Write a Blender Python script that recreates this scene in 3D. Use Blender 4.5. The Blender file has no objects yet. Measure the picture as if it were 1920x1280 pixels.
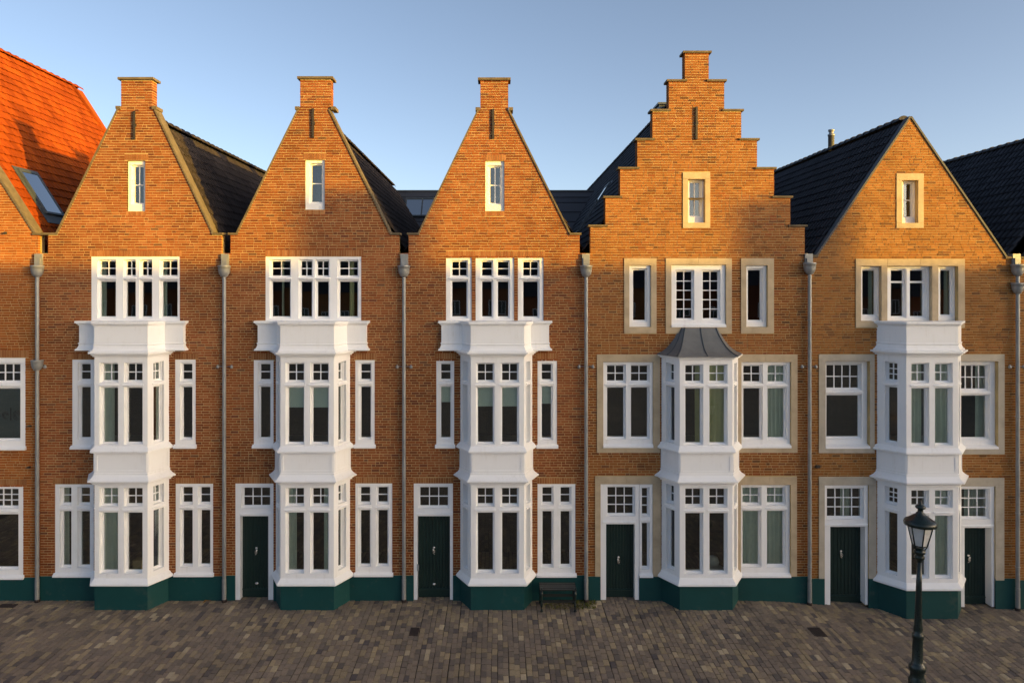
import bpy, math, random
from mathutils import Matrix, Vector

random.seed(7)
SC = bpy.context.scene
COL = SC.collection

# ------------------------------------------------------------------ camera, sky, sun, exposure
CX, CY = 932.0, 538.0            # vanishing point of the photograph
FOC = 1360.0                     # focal length in photo pixels
CAMY, CAMZ = -20.0, 8.6
cam = bpy.data.cameras.new('camera')
cam_o = bpy.data.objects.new('camera', cam)
COL.objects.link(cam_o)
cam_o.location = (0, CAMY, CAMZ)
cam_o.rotation_euler = (math.pi / 2, 0, 0)
cam.sensor_width = 36.0
cam.lens = 36.0 * FOC / 1920.0
cam.shift_x = (960 - CX) / 1920.0
cam.shift_y = -(640 - CY) / 1920.0
cam.clip_end = 3000
SC.camera = cam_o

SUN_EL = math.radians(5.0)
SUN_AZ = math.radians(60.0)      # from the facade normal (towards the camera), to the right
sun_dir = Vector((math.sin(SUN_AZ) * math.cos(SUN_EL), -math.cos(SUN_AZ) * math.cos(SUN_EL), math.sin(SUN_EL)))
W = bpy.data.worlds.new('World')
SC.world = W
W.use_nodes = True
nt = W.node_tree
bg = nt.nodes['Background']
sky = nt.nodes.new('ShaderNodeTexSky')
sky.sky_type = 'NISHITA'
sky.sun_disc = False
sky.sun_elevation = SUN_EL
sky.sun_rotation = math.atan2(sun_dir.x, sun_dir.y)
sky.altitude = 0
sky.air_density = 0.42
sky.dust_density = 1.95
sky.ozone_density = 0.3
hs = nt.nodes.new('ShaderNodeHueSaturation')
hs.inputs['Saturation'].default_value = 0.95
nt.links.new(sky.outputs[0], hs.inputs['Color'])
nt.links.new(hs.outputs[0], bg.inputs[0])
bg.inputs[1].default_value = 0.15
sl = bpy.data.lights.new('sun', 'SUN')
sl.energy = 3.5
sl.angle = math.radians(0.45)
sl.color = (1.0, 0.58, 0.03)
so = bpy.data.objects.new('sun', sl)
COL.objects.link(so)
so.location = (40, -30, 20)
so.rotation_euler = (-sun_dir).to_track_quat('-Z', 'Y').to_euler()
SC.view_settings.view_transform = 'Standard'
SC.view_settings.look = 'None'
SC.view_settings.gamma = 1.0
SC.view_settings.exposure = 1.42
SC.render.resolution_x = 1024
SC.render.resolution_y = 682


# ------------------------------------------------------------------ helpers
def PX(px, Y=0.0):
    return (px - CX) * (20.0 + Y) / FOC


def PZ(py, Y=0.0):
    return CAMZ + (CY - py) * (20.0 + Y) / FOC


def smooth(t):
    t = max(0.0, min(1.0, t))
    return t * t * (3 - 2 * t)


def ground_z(x):
    return -0.03 - 0.235 * smooth((x - 6.8) / 4.4)


ROOT = {}


def thing(name, label, cat, loc=(0, 0, 0), group=None):
    o = bpy.data.objects.new(name, None)
    o.empty_display_size = 0.3
    COL.objects.link(o)
    o.location = loc
    o['label'] = label
    o['category'] = cat
    if group:
        o['group'] = group
    ROOT[o] = Vector(loc)
    return o


def attach(o, parent):
    if parent is not None:
        o.parent = parent
        if parent in ROOT:
            o.matrix_parent_inverse = Matrix.Translation(-ROOT[parent])


def tag(o, label=None, cat=None, group=None, kind=None):
    if label:
        o['label'] = label
    if cat:
        o['category'] = cat
    if group:
        o['group'] = group
    if kind:
        o['kind'] = kind
    return o


class MB:
    """collects faces; build() links them as one mesh object"""
    def __init__(self, M=None):
        self.v, self.f, self.r, self.s = [], [], [], []
        self.M = M

    def add(self, vs, fs, rnd=0.0, sm=False):
        b = len(self.v)
        if self.M is not None:
            vs = [self.M @ Vector(p) for p in vs]
        self.v.extend([tuple(p) for p in vs])
        for f in fs:
            self.f.append(tuple(i + b for i in f))
            self.r.append(rnd)
            self.s.append(sm)

    def quad(self, a, b, c, d, rnd=0.0):
        self.add([a, b, c, d], [(0, 1, 2, 3)], rnd)

    def box(self, x0, x1, y0, y1, z0, z1, rnd=0.0, back=True):
        fs = [(0, 1, 5, 4), (1, 2, 6, 5), (3, 0, 4, 7), (4, 5, 6, 7), (3, 2, 1, 0)]
        if back:
            fs.append((2, 3, 7, 6))
        self.add([(x0, y0, z0), (x1, y0, z0), (x1, y1, z0), (x0, y1, z0),
                  (x0, y0, z1), (x1, y0, z1), (x1, y1, z1), (x0, y1, z1)], fs, rnd)

    def loft(self, rings, closed=False, caps=False, rnd=0.0, sm=False):
        n = len(rings[0])
        vs = [p for r in rings for p in r]
        fs = []
        m = n if closed else n - 1
        for i in range(len(rings) - 1):
            for j in range(m):
                k = (j + 1) % n
                fs.append((i * n + j, i * n + k, (i + 1) * n + k, (i + 1) * n + j))
        if caps:
            fs.append(tuple(range(n))[::-1])
            fs.append(tuple((len(rings) - 1) * n + j for j in range(n)))
        self.add(vs, fs, rnd, sm)

    def lathe(self, cx, cy, prof, n=16, caps=True, sm=True, phase=0.0):
        rings = []
        for r, z in prof:
            rings.append([(cx + r * math.cos(phase + 2 * math.pi * k / n), cy + r * math.sin(phase + 2 * math.pi * k / n), z) for k in range(n)])
        self.loft(rings, closed=True, caps=caps, sm=sm)

    def tube(self, pts, r, n=8, caps=True, sm=True):
        rings = []
        P = [Vector(p) for p in pts]
        for i, p in enumerate(P):
            t = (P[min(i + 1, len(P) - 1)] - P[max(i - 1, 0)]).normalized()
            up = Vector((0, 0, 1)) if abs(t.z) < 0.9 else Vector((0, 1, 0))
            a = t.cross(up).normalized()
            b = a.cross(t).normalized()
            rr = r[i] if isinstance(r, (list, tuple)) else r
            rings.append([p + a * rr * math.cos(2 * math.pi * k / n) + b * rr * math.sin(2 * math.pi * k / n) for k in range(n)])
        self.loft(rings, closed=True, caps=caps, sm=sm)

    def prism_x(self, x0, x1, prof):
        """profile of (y,z) extruded along x"""
        n = len(prof)
        vs = [(x0, y, z) for y, z in prof] + [(x1, y, z) for y, z in prof]
        fs = [(i, (i + 1) % n, n + (i + 1) % n, n + i) for i in range(n)]
        fs.append(tuple(range(n))[::-1])
        fs.append(tuple(range(n, 2 * n)))
        self.add(vs, fs)

    def prism_y(self, y0, y1, prof, rnd=0.0):
        """profile of (x,z) extruded along y"""
        n = len(prof)
        vs = [(x, y0, z) for x, z in prof] + [(x, y1, z) for x, z in prof]
        fs = [(i, (i + 1) % n, n + (i + 1) % n, n + i) for i in range(n)]
        fs.append(tuple(range(n))[::-1])
        fs.append(tuple(range(n, 2 * n)))
        self.add(vs, fs, rnd)

    def frame(self, u0, u1, z0, z1, holes, d0, d1):
        """a slab in the u/z plane between depths d0 and d1 with rectangular holes"""
        us = sorted(set([u0, u1] + [h[0] for h in holes] + [h[1] for h in holes]))
        zs = sorted(set([z0, z1] + [h[2] for h in holes] + [h[3] for h in holes]))
        us = [u for u in us if u0 - 1e-6 <= u <= u1 + 1e-6]
        zs = [z for z in zs if z0 - 1e-6 <= z <= z1 + 1e-6]

        def solid(i, j):
            if i < 0 or j < 0 or i >= len(us) - 1 or j >= len(zs) - 1:
                return False
            uc, zc = (us[i] + us[i + 1]) / 2, (zs[j] + zs[j + 1]) / 2
            return not any(h[0] < uc < h[1] and h[2] < zc < h[3] for h in holes)
        for i in range(len(us) - 1):
            for j in range(len(zs) - 1):
                if not solid(i, j):
                    continue
                a, b, c, d = us[i], us[i + 1], zs[j], zs[j + 1]
                self.quad((a, d0, c), (b, d0, c), (b, d0, d), (a, d0, d))
                self.quad((a, d1, d), (b, d1, d), (b, d1, c), (a, d1, c))
                if not solid(i - 1, j):
                    self.quad((a, d1, c), (a, d0, c), (a, d0, d), (a, d1, d))
                if not solid(i + 1, j):
                    self.quad((b, d0, c), (b, d1, c), (b, d1, d), (b, d0, d))
                if not solid(i, j - 1):
                    self.quad((a, d1, c), (b, d1, c), (b, d0, c), (a, d0, c))
                if not solid(i, j + 1):
                    self.quad((a, d0, d), (b, d0, d), (b, d1, d), (a, d1, d))

    def mesh(self, name, mat):
        me = bpy.data.meshes.new(name)
        me.from_pydata(self.v, [], self.f)
        if any(self.r):
            at = me.attributes.new('rnd', 'FLOAT', 'FACE')
            at.data.foreach_set('value', self.r)
        if any(self.s):
            me.polygons.foreach_set('use_smooth', self.s)
        me.update()
        if mat is not None:
            me.materials.append(mat)
        return me

    def build(self, name, mat, parent=None):
        o = bpy.data.objects.new(name, self.mesh(name, mat))
        COL.objects.link(o)
        attach(o, parent)
        return o


# ------------------------------------------------------------------ materials
def new_mat(name):
    m = bpy.data.materials.new(name)
    m.use_nodes = True
    t = m.node_tree
    return m, t, t.nodes['Principled BSDF']


def N(t, typ, **kw):
    n = t.nodes.new(typ)
    for k, v in kw.items():
        setattr(n, k, v)
    return n


def ramp(t, stops, interp='LINEAR'):
    r = N(t, 'ShaderNodeValToRGB')
    e = r.color_ramp.elements
    r.color_ramp.interpolation = interp
    while len(e) < len(stops):
        e.new(0.5)
    for i, (p, c) in enumerate(stops):
        e[i].position = p
        e[i].color = (c[0], c[1], c[2], 1)
    return r


def noise(t, scale, detail=3.0, rough=0.55, vec=None, geo=None):
    n = N(t, 'ShaderNodeTexNoise')
    n.inputs['Scale'].default_value = scale
    n.inputs['Detail'].default_value = detail
    n.inputs['Roughness'].default_value = rough
    if geo is None:
        geo = N(t, 'ShaderNodeNewGeometry')
    t.links.new(geo.outputs['Position'] if vec is None else vec, n.inputs['Vector'])
    return n


def math_node(t, op, a, b=None, clamp=False):
    n = N(t, 'ShaderNodeMath', operation=op)
    n.use_clamp = clamp
    for i, x in enumerate((a, b)):
        if x is None:
            continue
        if isinstance(x, (int, float)):
            n.inputs[i].default_value = x
        else:
            t.links.new(x, n.inputs[i])
    return n.outputs[0]


def mix_col(t, fac, a, b, mode='MIX'):
    n = N(t, 'ShaderNodeMix', data_type='RGBA', blend_type=mode)
    for sock, x in ((n.inputs[0], fac), (n.inputs[6], a), (n.inputs[7], b)):
        if isinstance(x, (int, float)):
            sock.default_value = x
        elif isinstance(x, tuple):
            sock.default_value = (x[0], x[1], x[2], 1)
        else:
            t.links.new(x, sock)
    return n.outputs[2]


def bump(t, bsdf, height, strength=0.4, dist=0.01):
    b = N(t, 'ShaderNodeBump')
    b.inputs['Strength'].default_value = strength
    b.inputs['Distance'].default_value = dist
    t.links.new(height, b.inputs['Height'])
    t.links.new(b.outputs[0], bsdf.inputs['Normal'])


def piece_random(t):
    """one random number per piece, whether it is an object or a face island of a joined mesh"""
    at = N(t, 'ShaderNodeAttribute', attribute_name='rnd')
    oi = N(t, 'ShaderNodeObjectInfo')
    return math_node(t, 'FRACT', math_node(t, 'ADD', at.outputs['Fac'], oi.outputs['Random']))


def mat_pieces(name, stops, rough=0.85, grain=60.0, grain_amt=0.35, patch=0.8, patch_amt=0.25, bump_s=0.3, bump_d=0.002, spec=0.3):
    m, t, b = new_mat(name)
    r = piece_random(t)
    rp = ramp(t, stops, 'LINEAR')
    t.links.new(r, rp.inputs[0])
    g = noise(t, grain, 4.0, 0.65)
    gr = ramp(t, [(0.25, (1 - grain_amt,) * 3), (0.75, (1 + grain_amt * 0.5,) * 3)])
    t.links.new(g.outputs[0], gr.inputs[0])
    c = mix_col(t, 1.0, rp.outputs[0], gr.outputs[0], 'MULTIPLY')
    p = noise(t, patch, 3.0, 0.6)
    pr = ramp(t, [(0.3, (1 - patch_amt,) * 3), (0.7, (1 + patch_amt * 0.4,) * 3)])
    t.links.new(p.outputs[0], pr.inputs[0])
    c = mix_col(t, 1.0, c, pr.outputs[0], 'MULTIPLY')
    t.links.new(c, b.inputs['Base Color'])
    b.inputs['Roughness'].default_value = rough
    b.inputs['Specular IOR Level'].default_value = spec
    bump(t, b, g.outputs[0], bump_s, bump_d)
    return m


def mat_plain(name, col, rough=0.5, var=0.12, scale=3.0, fine=40.0, metal=0.0, bump_s=0.0, spec=0.5, dirt=None):
    m, t, b = new_mat(name)
    n1 = noise(t, scale, 4.0, 0.6)
    r1 = ramp(t, [(0.3, tuple(c * (1 - var) for c in col)), (0.7, tuple(min(1, c * (1 + var * 0.5)) for c in col))])
    t.links.new(n1.outputs[0], r1.inputs[0])
    c = r1.outputs[0]
    n2 = noise(t, fine, 3.0, 0.6)
    if dirt:
        nd = noise(t, dirt[1], 5.0, 0.7)
        rd = ramp(t, [(0.58, (0, 0, 0)), (0.75, (1, 1, 1))])
        t.links.new(nd.outputs[0], rd.inputs[0])
        c = mix_col(t, math_node(t, 'MULTIPLY', rd.outputs[0], dirt[2]), c, dirt[0])
    t.links.new(c, b.inputs['Base Color'])
    b.inputs['Metallic'].default_value = metal
    b.inputs['Specular IOR Level'].default_value = spec
    rr = ramp(t, [(0.3, (max(0.02, rough - 0.08),) * 3), (0.7, (min(1, rough + 0.08),) * 3)])
    t.links.new(n2.outputs[0], rr.inputs[0])
    t.links.new(rr.outputs[0], b.inputs['Roughness'])
    if bump_s:
        bump(t, b, n2.outputs[0], bump_s, 0.004)
    return m


def mat_paint(name, col):
    """painted timber: faint vertical rain streaks, blotches and a slightly uneven gloss"""
    m, t, b = new_mat(name)
    geo = N(t, 'ShaderNodeNewGeometry')
    mp = N(t, 'ShaderNodeMapping')
    mp.inputs['Scale'].default_value = (14, 14, 0.9)
    t.links.new(geo.outputs['Position'], mp.inputs[0])
    st = noise(t, 1.0, 5.0, 0.65, vec=mp.outputs[0])
    rs = ramp(t, [(0.50, (0, 0, 0)), (0.80, (1, 1, 1))])
    t.links.new(st.outputs[0], rs.inputs[0])
    bl = noise(t, 1.6, 5.0, 0.7, geo=geo)
    rb = ramp(t, [(0.45, (0, 0, 0)), (0.75, (1, 1, 1))])
    t.links.new(bl.outputs[0], rb.inputs[0])
    f = math_node(t, 'MULTIPLY', math_node(t, 'MULTIPLY', rs.outputs[0], rb.outputs[0]), 0.55)
    c = mix_col(t, f, col, (0.52, 0.48, 0.41))
    f2 = math_node(t, 'MULTIPLY', rb.outputs[0], 0.06)
    c = mix_col(t, f2, c, (0.62, 0.58, 0.50))
    t.links.new(c, b.inputs['Base Color'])
    b.inputs['Specular IOR Level'].default_value = .4
    fn = noise(t, 35, 3.0, 0.6, geo=geo)
    rr = ramp(t, [(0.3, (0.32,) * 3), (0.7, (0.5,) * 3)])
    t.links.new(fn.outputs[0], rr.inputs[0])
    t.links.new(rr.outputs[0], b.inputs['Roughness'])
    bump(t, b, fn.outputs[0], .05, .002)
    return m


def mat_glass(name, tint=(0.80, 0.86, 0.82), base=0.07, rough=0.0):
    m = bpy.data.materials.new(name)
    m.use_nodes = True
    t = m.node_tree
    t.nodes.clear()
    out = N(t, 'ShaderNodeOutputMaterial')
    tr = N(t, 'ShaderNodeBsdfTransparent')
    tr.inputs[0].default_value = (*tint, 1)
    gl = N(t, 'ShaderNodeBsdfGlossy')
    gl.inputs['Roughness'].default_value = rough
    fr = N(t, 'ShaderNodeFresnel')
    fr.inputs['IOR'].default_value = 1.5
    nz = noise(t, 1.3, 1.0, 0.4)
    bp = N(t, 'ShaderNodeBump')
    bp.inputs['Strength'].default_value = 0.04
    bp.inputs['Distance'].default_value = 0.02
    t.links.new(nz.outputs[0], bp.inputs['Height'])
    t.links.new(bp.outputs[0], gl.inputs['Normal'])
    f = math_node(t, 'ADD', math_node(t, 'MULTIPLY', fr.outputs[0], 1.3), base, True)
    mx = N(t, 'ShaderNodeMixShader')
    t.links.new(f, mx.inputs[0])
    t.links.new(tr.outputs[0], mx.inputs[1])
    t.links.new(gl.outputs[0], mx.inputs[2])
    t.links.new(mx.outputs[0], out.inputs[0])
    return m


RED = [(0.0, (0.167, 0.051, 0.031)), (0.06, (0.196, 0.063, 0.028)), (0.25, (0.260, 0.077, 0.028)), (0.55, (0.294, 0.091, 0.032)),
       (0.8, (0.319, 0.106, 0.039)), (0.95, (0.353, 0.135, 0.055)), (1.0, (0.157, 0.070, 0.042))]
ORANGE = [(0.0, (0.280, 0.080, 0.022)), (0.3, (0.350, 0.104, 0.024)), (0.6, (0.390, 0.118, 0.029)), (0.85, (0.420, 0.142, 0.037)), (1.0, (0.310, 0.095, 0.028))]
MIXED = [(0.0, (0.137, 0.061, 0.031)), (0.07, (0.216, 0.078, 0.030)), (0.3, (0.279, 0.099, 0.030)), (0.6, (0.314, 0.116, 0.035)),
         (0.85, (0.343, 0.137, 0.046)), (0.96, (0.294, 0.088, 0.031)), (1.0, (0.167, 0.075, 0.042))]
YELLOW = [(0.0, (0.157, 0.073, 0.035)), (0.07, (0.245, 0.099, 0.034)), (0.3, (0.304, 0.124, 0.035)), (0.6, (0.338, 0.141, 0.042)),
          (0.88, (0.372, 0.163, 0.054)), (0.97, (0.314, 0.112, 0.035)), (1.0, (0.186, 0.086, 0.045))]
M = {}
M['brick_red'] = mat_pieces('brick_red', RED, patch=.45, patch_amt=.32, spec=0.08)
M['brick_orange'] = mat_pieces('brick_orange', ORANGE, spec=0.08)
M['brick_mixed'] = mat_pieces('brick_mixed', MIXED, spec=0.08)
M['brick_yellow'] = mat_pieces('brick_yellow', YELLOW, spec=0.08)
M['soldier'] = mat_pieces('brick_soldier', [(0, (0.28, 0.105, 0.035)), (0.5, (0.35, 0.145, 0.05)), (1, (0.42, 0.20, 0.08))])
M['mortar'] = mat_plain('mortar', (0.50, 0.37, 0.18), 0.95, 0.25, 2.0, 80, bump_s=0.3, spec=0.1)
M['mortar_dark'] = mat_plain('mortar_dark', (0.42, 0.31, 0.15), 0.95, 0.25, 2.0, 80, bump_s=0.3, spec=0.1)
M['white'] = mat_paint('white_paint', (0.87, 0.875, 0.885))
M['stone'] = mat_plain('sandstone', (0.50, 0.40, 0.27), 0.85, 0.22, 2.2, 50, bump_s=0.3, spec=0.2, dirt=((0.34, 0.28, 0.20), 1.1, 0.5))
M['stone_grey'] = mat_plain('sandstone_grey', (0.47, 0.42, 0.34), 0.85, 0.2, 2.2, 50, bump_s=0.3, spec=0.2, dirt=((0.33, 0.29, 0.23), 1.1, 0.5))
M['coping'] = mat_plain('coping_stone', (0.15, 0.12, 0.08), 0.85, 0.3, 4.0, 50, bump_s=0.4, spec=0.2)
M['lead'] = mat_plain('lead_sheet', (0.16, 0.165, 0.165), 0.55, 0.18, 3.0, 25, metal=0.15, bump_s=0.1)
M['lead_seam'] = mat_plain('lead_seam', (0.07, 0.085, 0.10), 0.5, 0.15, 3.0, 25, metal=0.2)
M['verge'] = mat_plain('dark_verge_metal', (0.05, 0.052, 0.058), 0.6, 0.2, 4, 30)
M['zinc'] = mat_plain('zinc', (0.30, 0.31, 0.31), 0.5, 0.2, 4.0, 25, metal=0.35, dirt=((0.20, 0.19, 0.17), 5.0, 0.4))
M['cast_iron'] = mat_plain('cast_iron_paint', (0.006, 0.016, 0.014), 0.32, 0.2, 6.0, 40, bump_s=0.15)
M['teal'] = mat_plain('teal_plinth_paint', (0.005, 0.055, 0.056), 0.6, 0.12, 1.6, 60, bump_s=0.25, spec=0.3, dirt=((0.045, 0.075, 0.065), 2.2, 0.7))
M['door'] = mat_plain('dark_green_door', (0.008, 0.027, 0.023), 0.4, 0.12, 2.0, 50, bump_s=0.05)
M['iron'] = mat_plain('wrought_iron', (0.03, 0.025, 0.02), 0.6, 0.2, 10, 60, bump_s=0.2)
M['rust'] = mat_plain('rusty_grate', (0.035, 0.022, 0.018), 0.8, 0.3, 14, 80, bump_s=0.3)
M['silver'] = mat_plain('silver_metal', (0.75, 0.70, 0.62), 0.25, 0.1, 20, 60, metal=0.9)
M['glass'] = mat_glass('window_glass', (0.92, 0.96, 0.93), 0.06)
M['glass_sky'] = mat_glass('roof_window_glass', (0.35, 0.42, 0.5), 0.7)
M['frosted'] = mat_plain('frosted_film', (0.10, 0.13, 0.13), 0.5, 0.1, 3, 40)
M['lamp_glass'] = mat_plain('milky_lamp_glass', (0.62, 0.62, 0.60), 0.35, 0.12, 5, 30, dirt=((0.35, 0.34, 0.30), 6, 0.5))
M['curtain'] = mat_plain('sage_curtain', (0.74, 0.78, 0.68), 0.9, 0.1, 2, 60, spec=0.1)
M['curtain_y'] = mat_plain('olive_curtain', (0.66, 0.62, 0.36), 0.9, 0.1, 2, 60, spec=0.1)
M['blind'] = mat_plain('pale_roller_blind', (0.78, 0.86, 0.80), 0.9, 0.05, 2, 60, spec=0.1)
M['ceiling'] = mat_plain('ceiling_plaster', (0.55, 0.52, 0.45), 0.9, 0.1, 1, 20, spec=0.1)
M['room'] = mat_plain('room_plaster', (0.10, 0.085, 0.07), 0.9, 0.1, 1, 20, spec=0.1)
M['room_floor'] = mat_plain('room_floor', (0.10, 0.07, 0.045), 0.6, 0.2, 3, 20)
M['tile_red'] = mat_pieces('red_pantile', [(0, (0.25, 0.046, 0.005)), (0.5, (0.31, 0.058, 0.006)), (1, (0.37, 0.075, 0.008))], 0.8, 25, 0.3, 0.7, 0.35, 0.3, spec=0.08)
M['tile_brown'] = mat_pieces('brown_pantile', [(0, (0.10, 0.06, 0.045)), (0.5, (0.13, 0.08, 0.055)), (1, (0.17, 0.105, 0.07))], 0.7, 25, 0.2, 0.7, 0.25, 0.3)
M['tile_dark'] = mat_pieces('anthracite_pantile', [(0, (0.018, 0.019, 0.026)), (0.5, (0.026, 0.028, 0.037)), (1, (0.036, 0.037, 0.047))], 0.6, 25, 0.2, 0.7, 0.25, 0.3, spec=0.25)
M['tile_grey'] = mat_pieces('grey_brown_pantile', [(0, (0.032, 0.026, 0.026)), (0.5, (0.042, 0.034, 0.033)), (1, (0.056, 0.044, 0.041))], 0.85, 25, 0.2, 0.7, 0.25, 0.3, spec=0.12)
M['panel'] = mat_pieces('slate_grey_panel', [(0, (0.035, 0.038, 0.05)), (1, (0.05, 0.053, 0.066))], 0.5, 12, 0.1, 0.7, 0.2, 0.1, spec=0.5)
M['paver'] = mat_pieces('clinker_paver', [(0.0, (0.12, 0.10, 0.095)), (0.07, (0.18, 0.145, 0.115)), (0.35, (0.245, 0.19, 0.145)), (0.65, (0.285, 0.222, 0.16)),
                                         (0.86, (0.33, 0.255, 0.155)), (0.95, (0.42, 0.325, 0.195)), (1.0, (0.52, 0.42, 0.28))], 0.8, 45, 0.3, 0.5, 0.25, 0.5)
M['joint'] = mat_plain('sand_joint', (0.06, 0.05, 0.04), 0.95, 0.3, 3.0, 80, bump_s=0.4, spec=0.1)
M['weed'] = mat_plain('moss_green', (0.13, 0.135, 0.025), 0.9, 0.4, 8, 60, spec=0.1)
M['leaf'] = mat_plain('fallen_leaf', (0.30, 0.14, 0.03), 0.8, 0.3, 20, 60)
M['wood_dark'] = mat_plain('dark_bench_wood', (0.012, 0.015, 0.013), 0.5, 0.3, 9, 60, bump_s=0.2)
M['beige'] = mat_plain('cardboard', (0.35, 0.26, 0.15), 0.85, 0.1, 4, 30)
M['linen'] = mat_plain('white_linen', (0.7, 0.7, 0.68), 0.9, 0.1, 4, 30)

UNIT_BRICK = {}


def unit_box(mat):
    if mat not in UNIT_BRICK:
        mb = MB()
        mb.box(-.5, .5, -.5, .5, -.5, .5, back=False)
        UNIT_BRICK[mat] = mb.mesh('brick', mat)
    return UNIT_BRICK[mat]


# ------------------------------------------------------------------ brick walls
COURSE = 0.071
BH = 0.057
GAP = 0.012


class House:
    def __init__(self, name, label, loc_px, base_z, brick, mortar, bands, plinth_y, stone=None):
        """bands: (y_bottom, y_top, xl_bottom, xr_bottom, xl_top, xr_top) in photo pixels on the facade plane"""
        self.root = thing(name, label, 'house', (PX(loc_px), 0, base_z), 'gabled brick houses in the row')
        self.bands = []
        for b in bands:
            self.bands.append((PZ(b[0]), PZ(b[1]), PX(b[2]), PX(b[3]), PX(b[4]), PX(b[5])))
        self.brick, self.mortar = M[brick], M[mortar]
        self.holes = []          # x0,x1,z0,z1 in metres: cut out of wall and bricks
        self.nobrick = []        # wall stays, bricks are laid another way
        self.base = base_z
        self.pl_top = PZ(plinth_y)
        self.plinth_holes = []
        self.stone = stone
        self.bricks = []         # (cx,cy,cz,w,d,h,mat,rx,rz)
        self.sun_side = None

    def hole(self, x0, x1, z0, z1):
        self.holes.append((x0, x1, z0, z1))

    def edges(self, z):
        for z0, z1, a, b, c, d in self.bands:
            if z0 <= z < z1:
                t = (z - z0) / (z1 - z0)
                return a + (c - a) * t, b + (d - b) * t, abs(c - a) < 1e-6
        return None

    def add_brick(self, x0, x1, y0, y1, z0, z1, mat=None, jit=True):
        w, d, h = x1 - x0, y1 - y0, z1 - z0
        j = random.uniform(-0.004, 0.002) if jit else 0
        self.bricks.append(((x0 + x1) / 2, (y0 + y1) / 2 + j, (z0 + z1) / 2 + random.uniform(-.0015, .0015), w, d, h, mat or self.brick))

    def lay(self):
        z = self.pl_top + 0.006
        ztop = max(b[1] for b in self.bands)
        k = 0
        while z + COURSE * 0.6 < ztop:
            zc = z + COURSE / 2
            e = self.edges(zc)
            if e is None:
                z += COURSE
                k += 1
                continue
            xl, xr, vert = e
            iv = [(xl + (0 if vert else .02), xr - (0 if vert else .02))]
            for hx0, hx1, hz0, hz1 in self.holes + self.nobrick:
                if hz0 < zc < hz1:
                    nv = []
                    for a, b in iv:
                        if hx1 <= a or hx0 >= b:
                            nv.append((a, b))
                            continue
                        if hx0 - a > 0.02:
                            nv.append((a, hx0))
                        if b - hx1 > 0.02:
                            nv.append((hx1, b))
                    iv = nv
            for a, b in iv:
                self.course(a, b, z, k)
            if vert and zc > PZ(440):
                # brick returns on the side faces of chimneys and steps
                for xe, s in ((xl, 1), (xr, -1)):
                    x0, x1 = (xe, xe + 0.1) if s > 0 else (xe - 0.1, xe)
                    self.add_brick(x0, x1, 0.112, 0.30, z + .007, z + .007 + BH, jit=False)
            z += COURSE
            k += 1

    def course(self, a, b, z, k):
        x = a
        first = True
        run = 0
        while b - x > 0.015:
            if first:
                L = 0.205 if k % 2 == 0 else (0.15 if random.random() < .5 else 0.1)
                first = False
            else:
                if run >= 3 or (random.random() < 0.33 and run >= 1):
                    L, run = 0.098, 0
                else:
                    L = 0.205
                    run += 1
            L += random.uniform(-.006, .006)
            rem = b - x - L
            if rem < 0.06:
                L = b - x
                if L > 0.26:
                    L = L / 2 - .006
            self.add_brick(x, x + L, 0.0, 0.1, z + .007, z + .007 + BH * random.uniform(.94, 1.04))
            x += L + GAP

    def soldier(self, px0, px1, py0, py1, skew=True):
        """a flat arch of upright bricks above an opening"""
        x0, x1, z0, z1 = PX(px0), PX(px1), PZ(py1), PZ(py0)
        self.nobrick.append((x0, x1, z0, z1))
        n = max(1, int(round((x1 - x0) / 0.068)))
        w = (x1 - x0) / n
        for i in range(n):
            self.add_brick(x0 + i * w + .005, x0 + (i + 1) * w - .005, -0.002, 0.1, z0 + .004, z1 - .004, M['soldier'])

    def build_wall(self, depth):
        mb = MB()
        inset = 0.008
        Yf, Yb = 0.006, 0.30
        for z0, z1, a, b, c, d in self.bands:
            zs = sorted(set([z0, z1] + [z for h in self.holes for z in (h[2], h[3]) if z0 < z < z1]))
            for i in range(len(zs) - 1):
                p, q = zs[i], zs[i + 1]
                zc = (p + q) / 2
                t0, t1 = (p - z0) / (z1 - z0), (q - z0) / (z1 - z0)
                L0, L1 = a + (c - a) * t0 + inset, a + (c - a) * t1 + inset
                R0, R1 = b + (d - b) * t0 - inset, b + (d - b) * t1 - inset
                hs = sorted([h for h in self.holes if h[2] < zc < h[3]])
                cur0, cur1 = L0, L1
                segs = []
                for h in hs:
                    segs.append((cur0, cur1, h[0], h[0]))
                    cur0 = cur1 = h[1]
                segs.append((cur0, cur1, R0, R1))
                for s0, s1, e0, e1 in segs:
                    if max(e0 - s0, e1 - s1) < 1e-4:
                        continue
                    mb.quad((s0, Yf, p), (e0, Yf, p), (e1, Yf, q), (s1, Yf, q))
                    mb.quad((e0, Yb, p), (s0, Yb, p), (s1, Yb, q), (e1, Yb, q))
                    mb.quad((s0, Yb, p), (s0, Yf, p), (s1, Yf, q), (s1, Yb, q))
                    mb.quad((e0, Yf, p), (e0, Yb, p), (e1, Yb, q), (e1, Yf, q))
            mb.quad((c + inset, Yf, z1), (d - inset, Yf, z1), (d - inset, Yb, z1), (c + inset, Yb, z1))
        for h in self.holes:
            xm = (h[0] + h[1]) / 2
            if not any(g is not h and g[0] < xm < g[1] and g[2] < h[3] + .03 < g[3] for g in self.holes):
                mb.quad((h[0], Yf, h[3]), (h[1], Yf, h[3]), (h[1], Yb, h[3]), (h[0], Yb, h[3]))
            if h[2] > self.base and not any(g is not h and g[0] < xm < g[1] and g[2] < h[2] - .03 < g[3] for g in self.holes):
                mb.quad((h[0], Yb, h[2]), (h[1], Yb, h[2]), (h[1], Yf, h[2]), (h[0], Yf, h[2]))
        self.wall = mb.build('wall', self.mortar, self.root)
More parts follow.
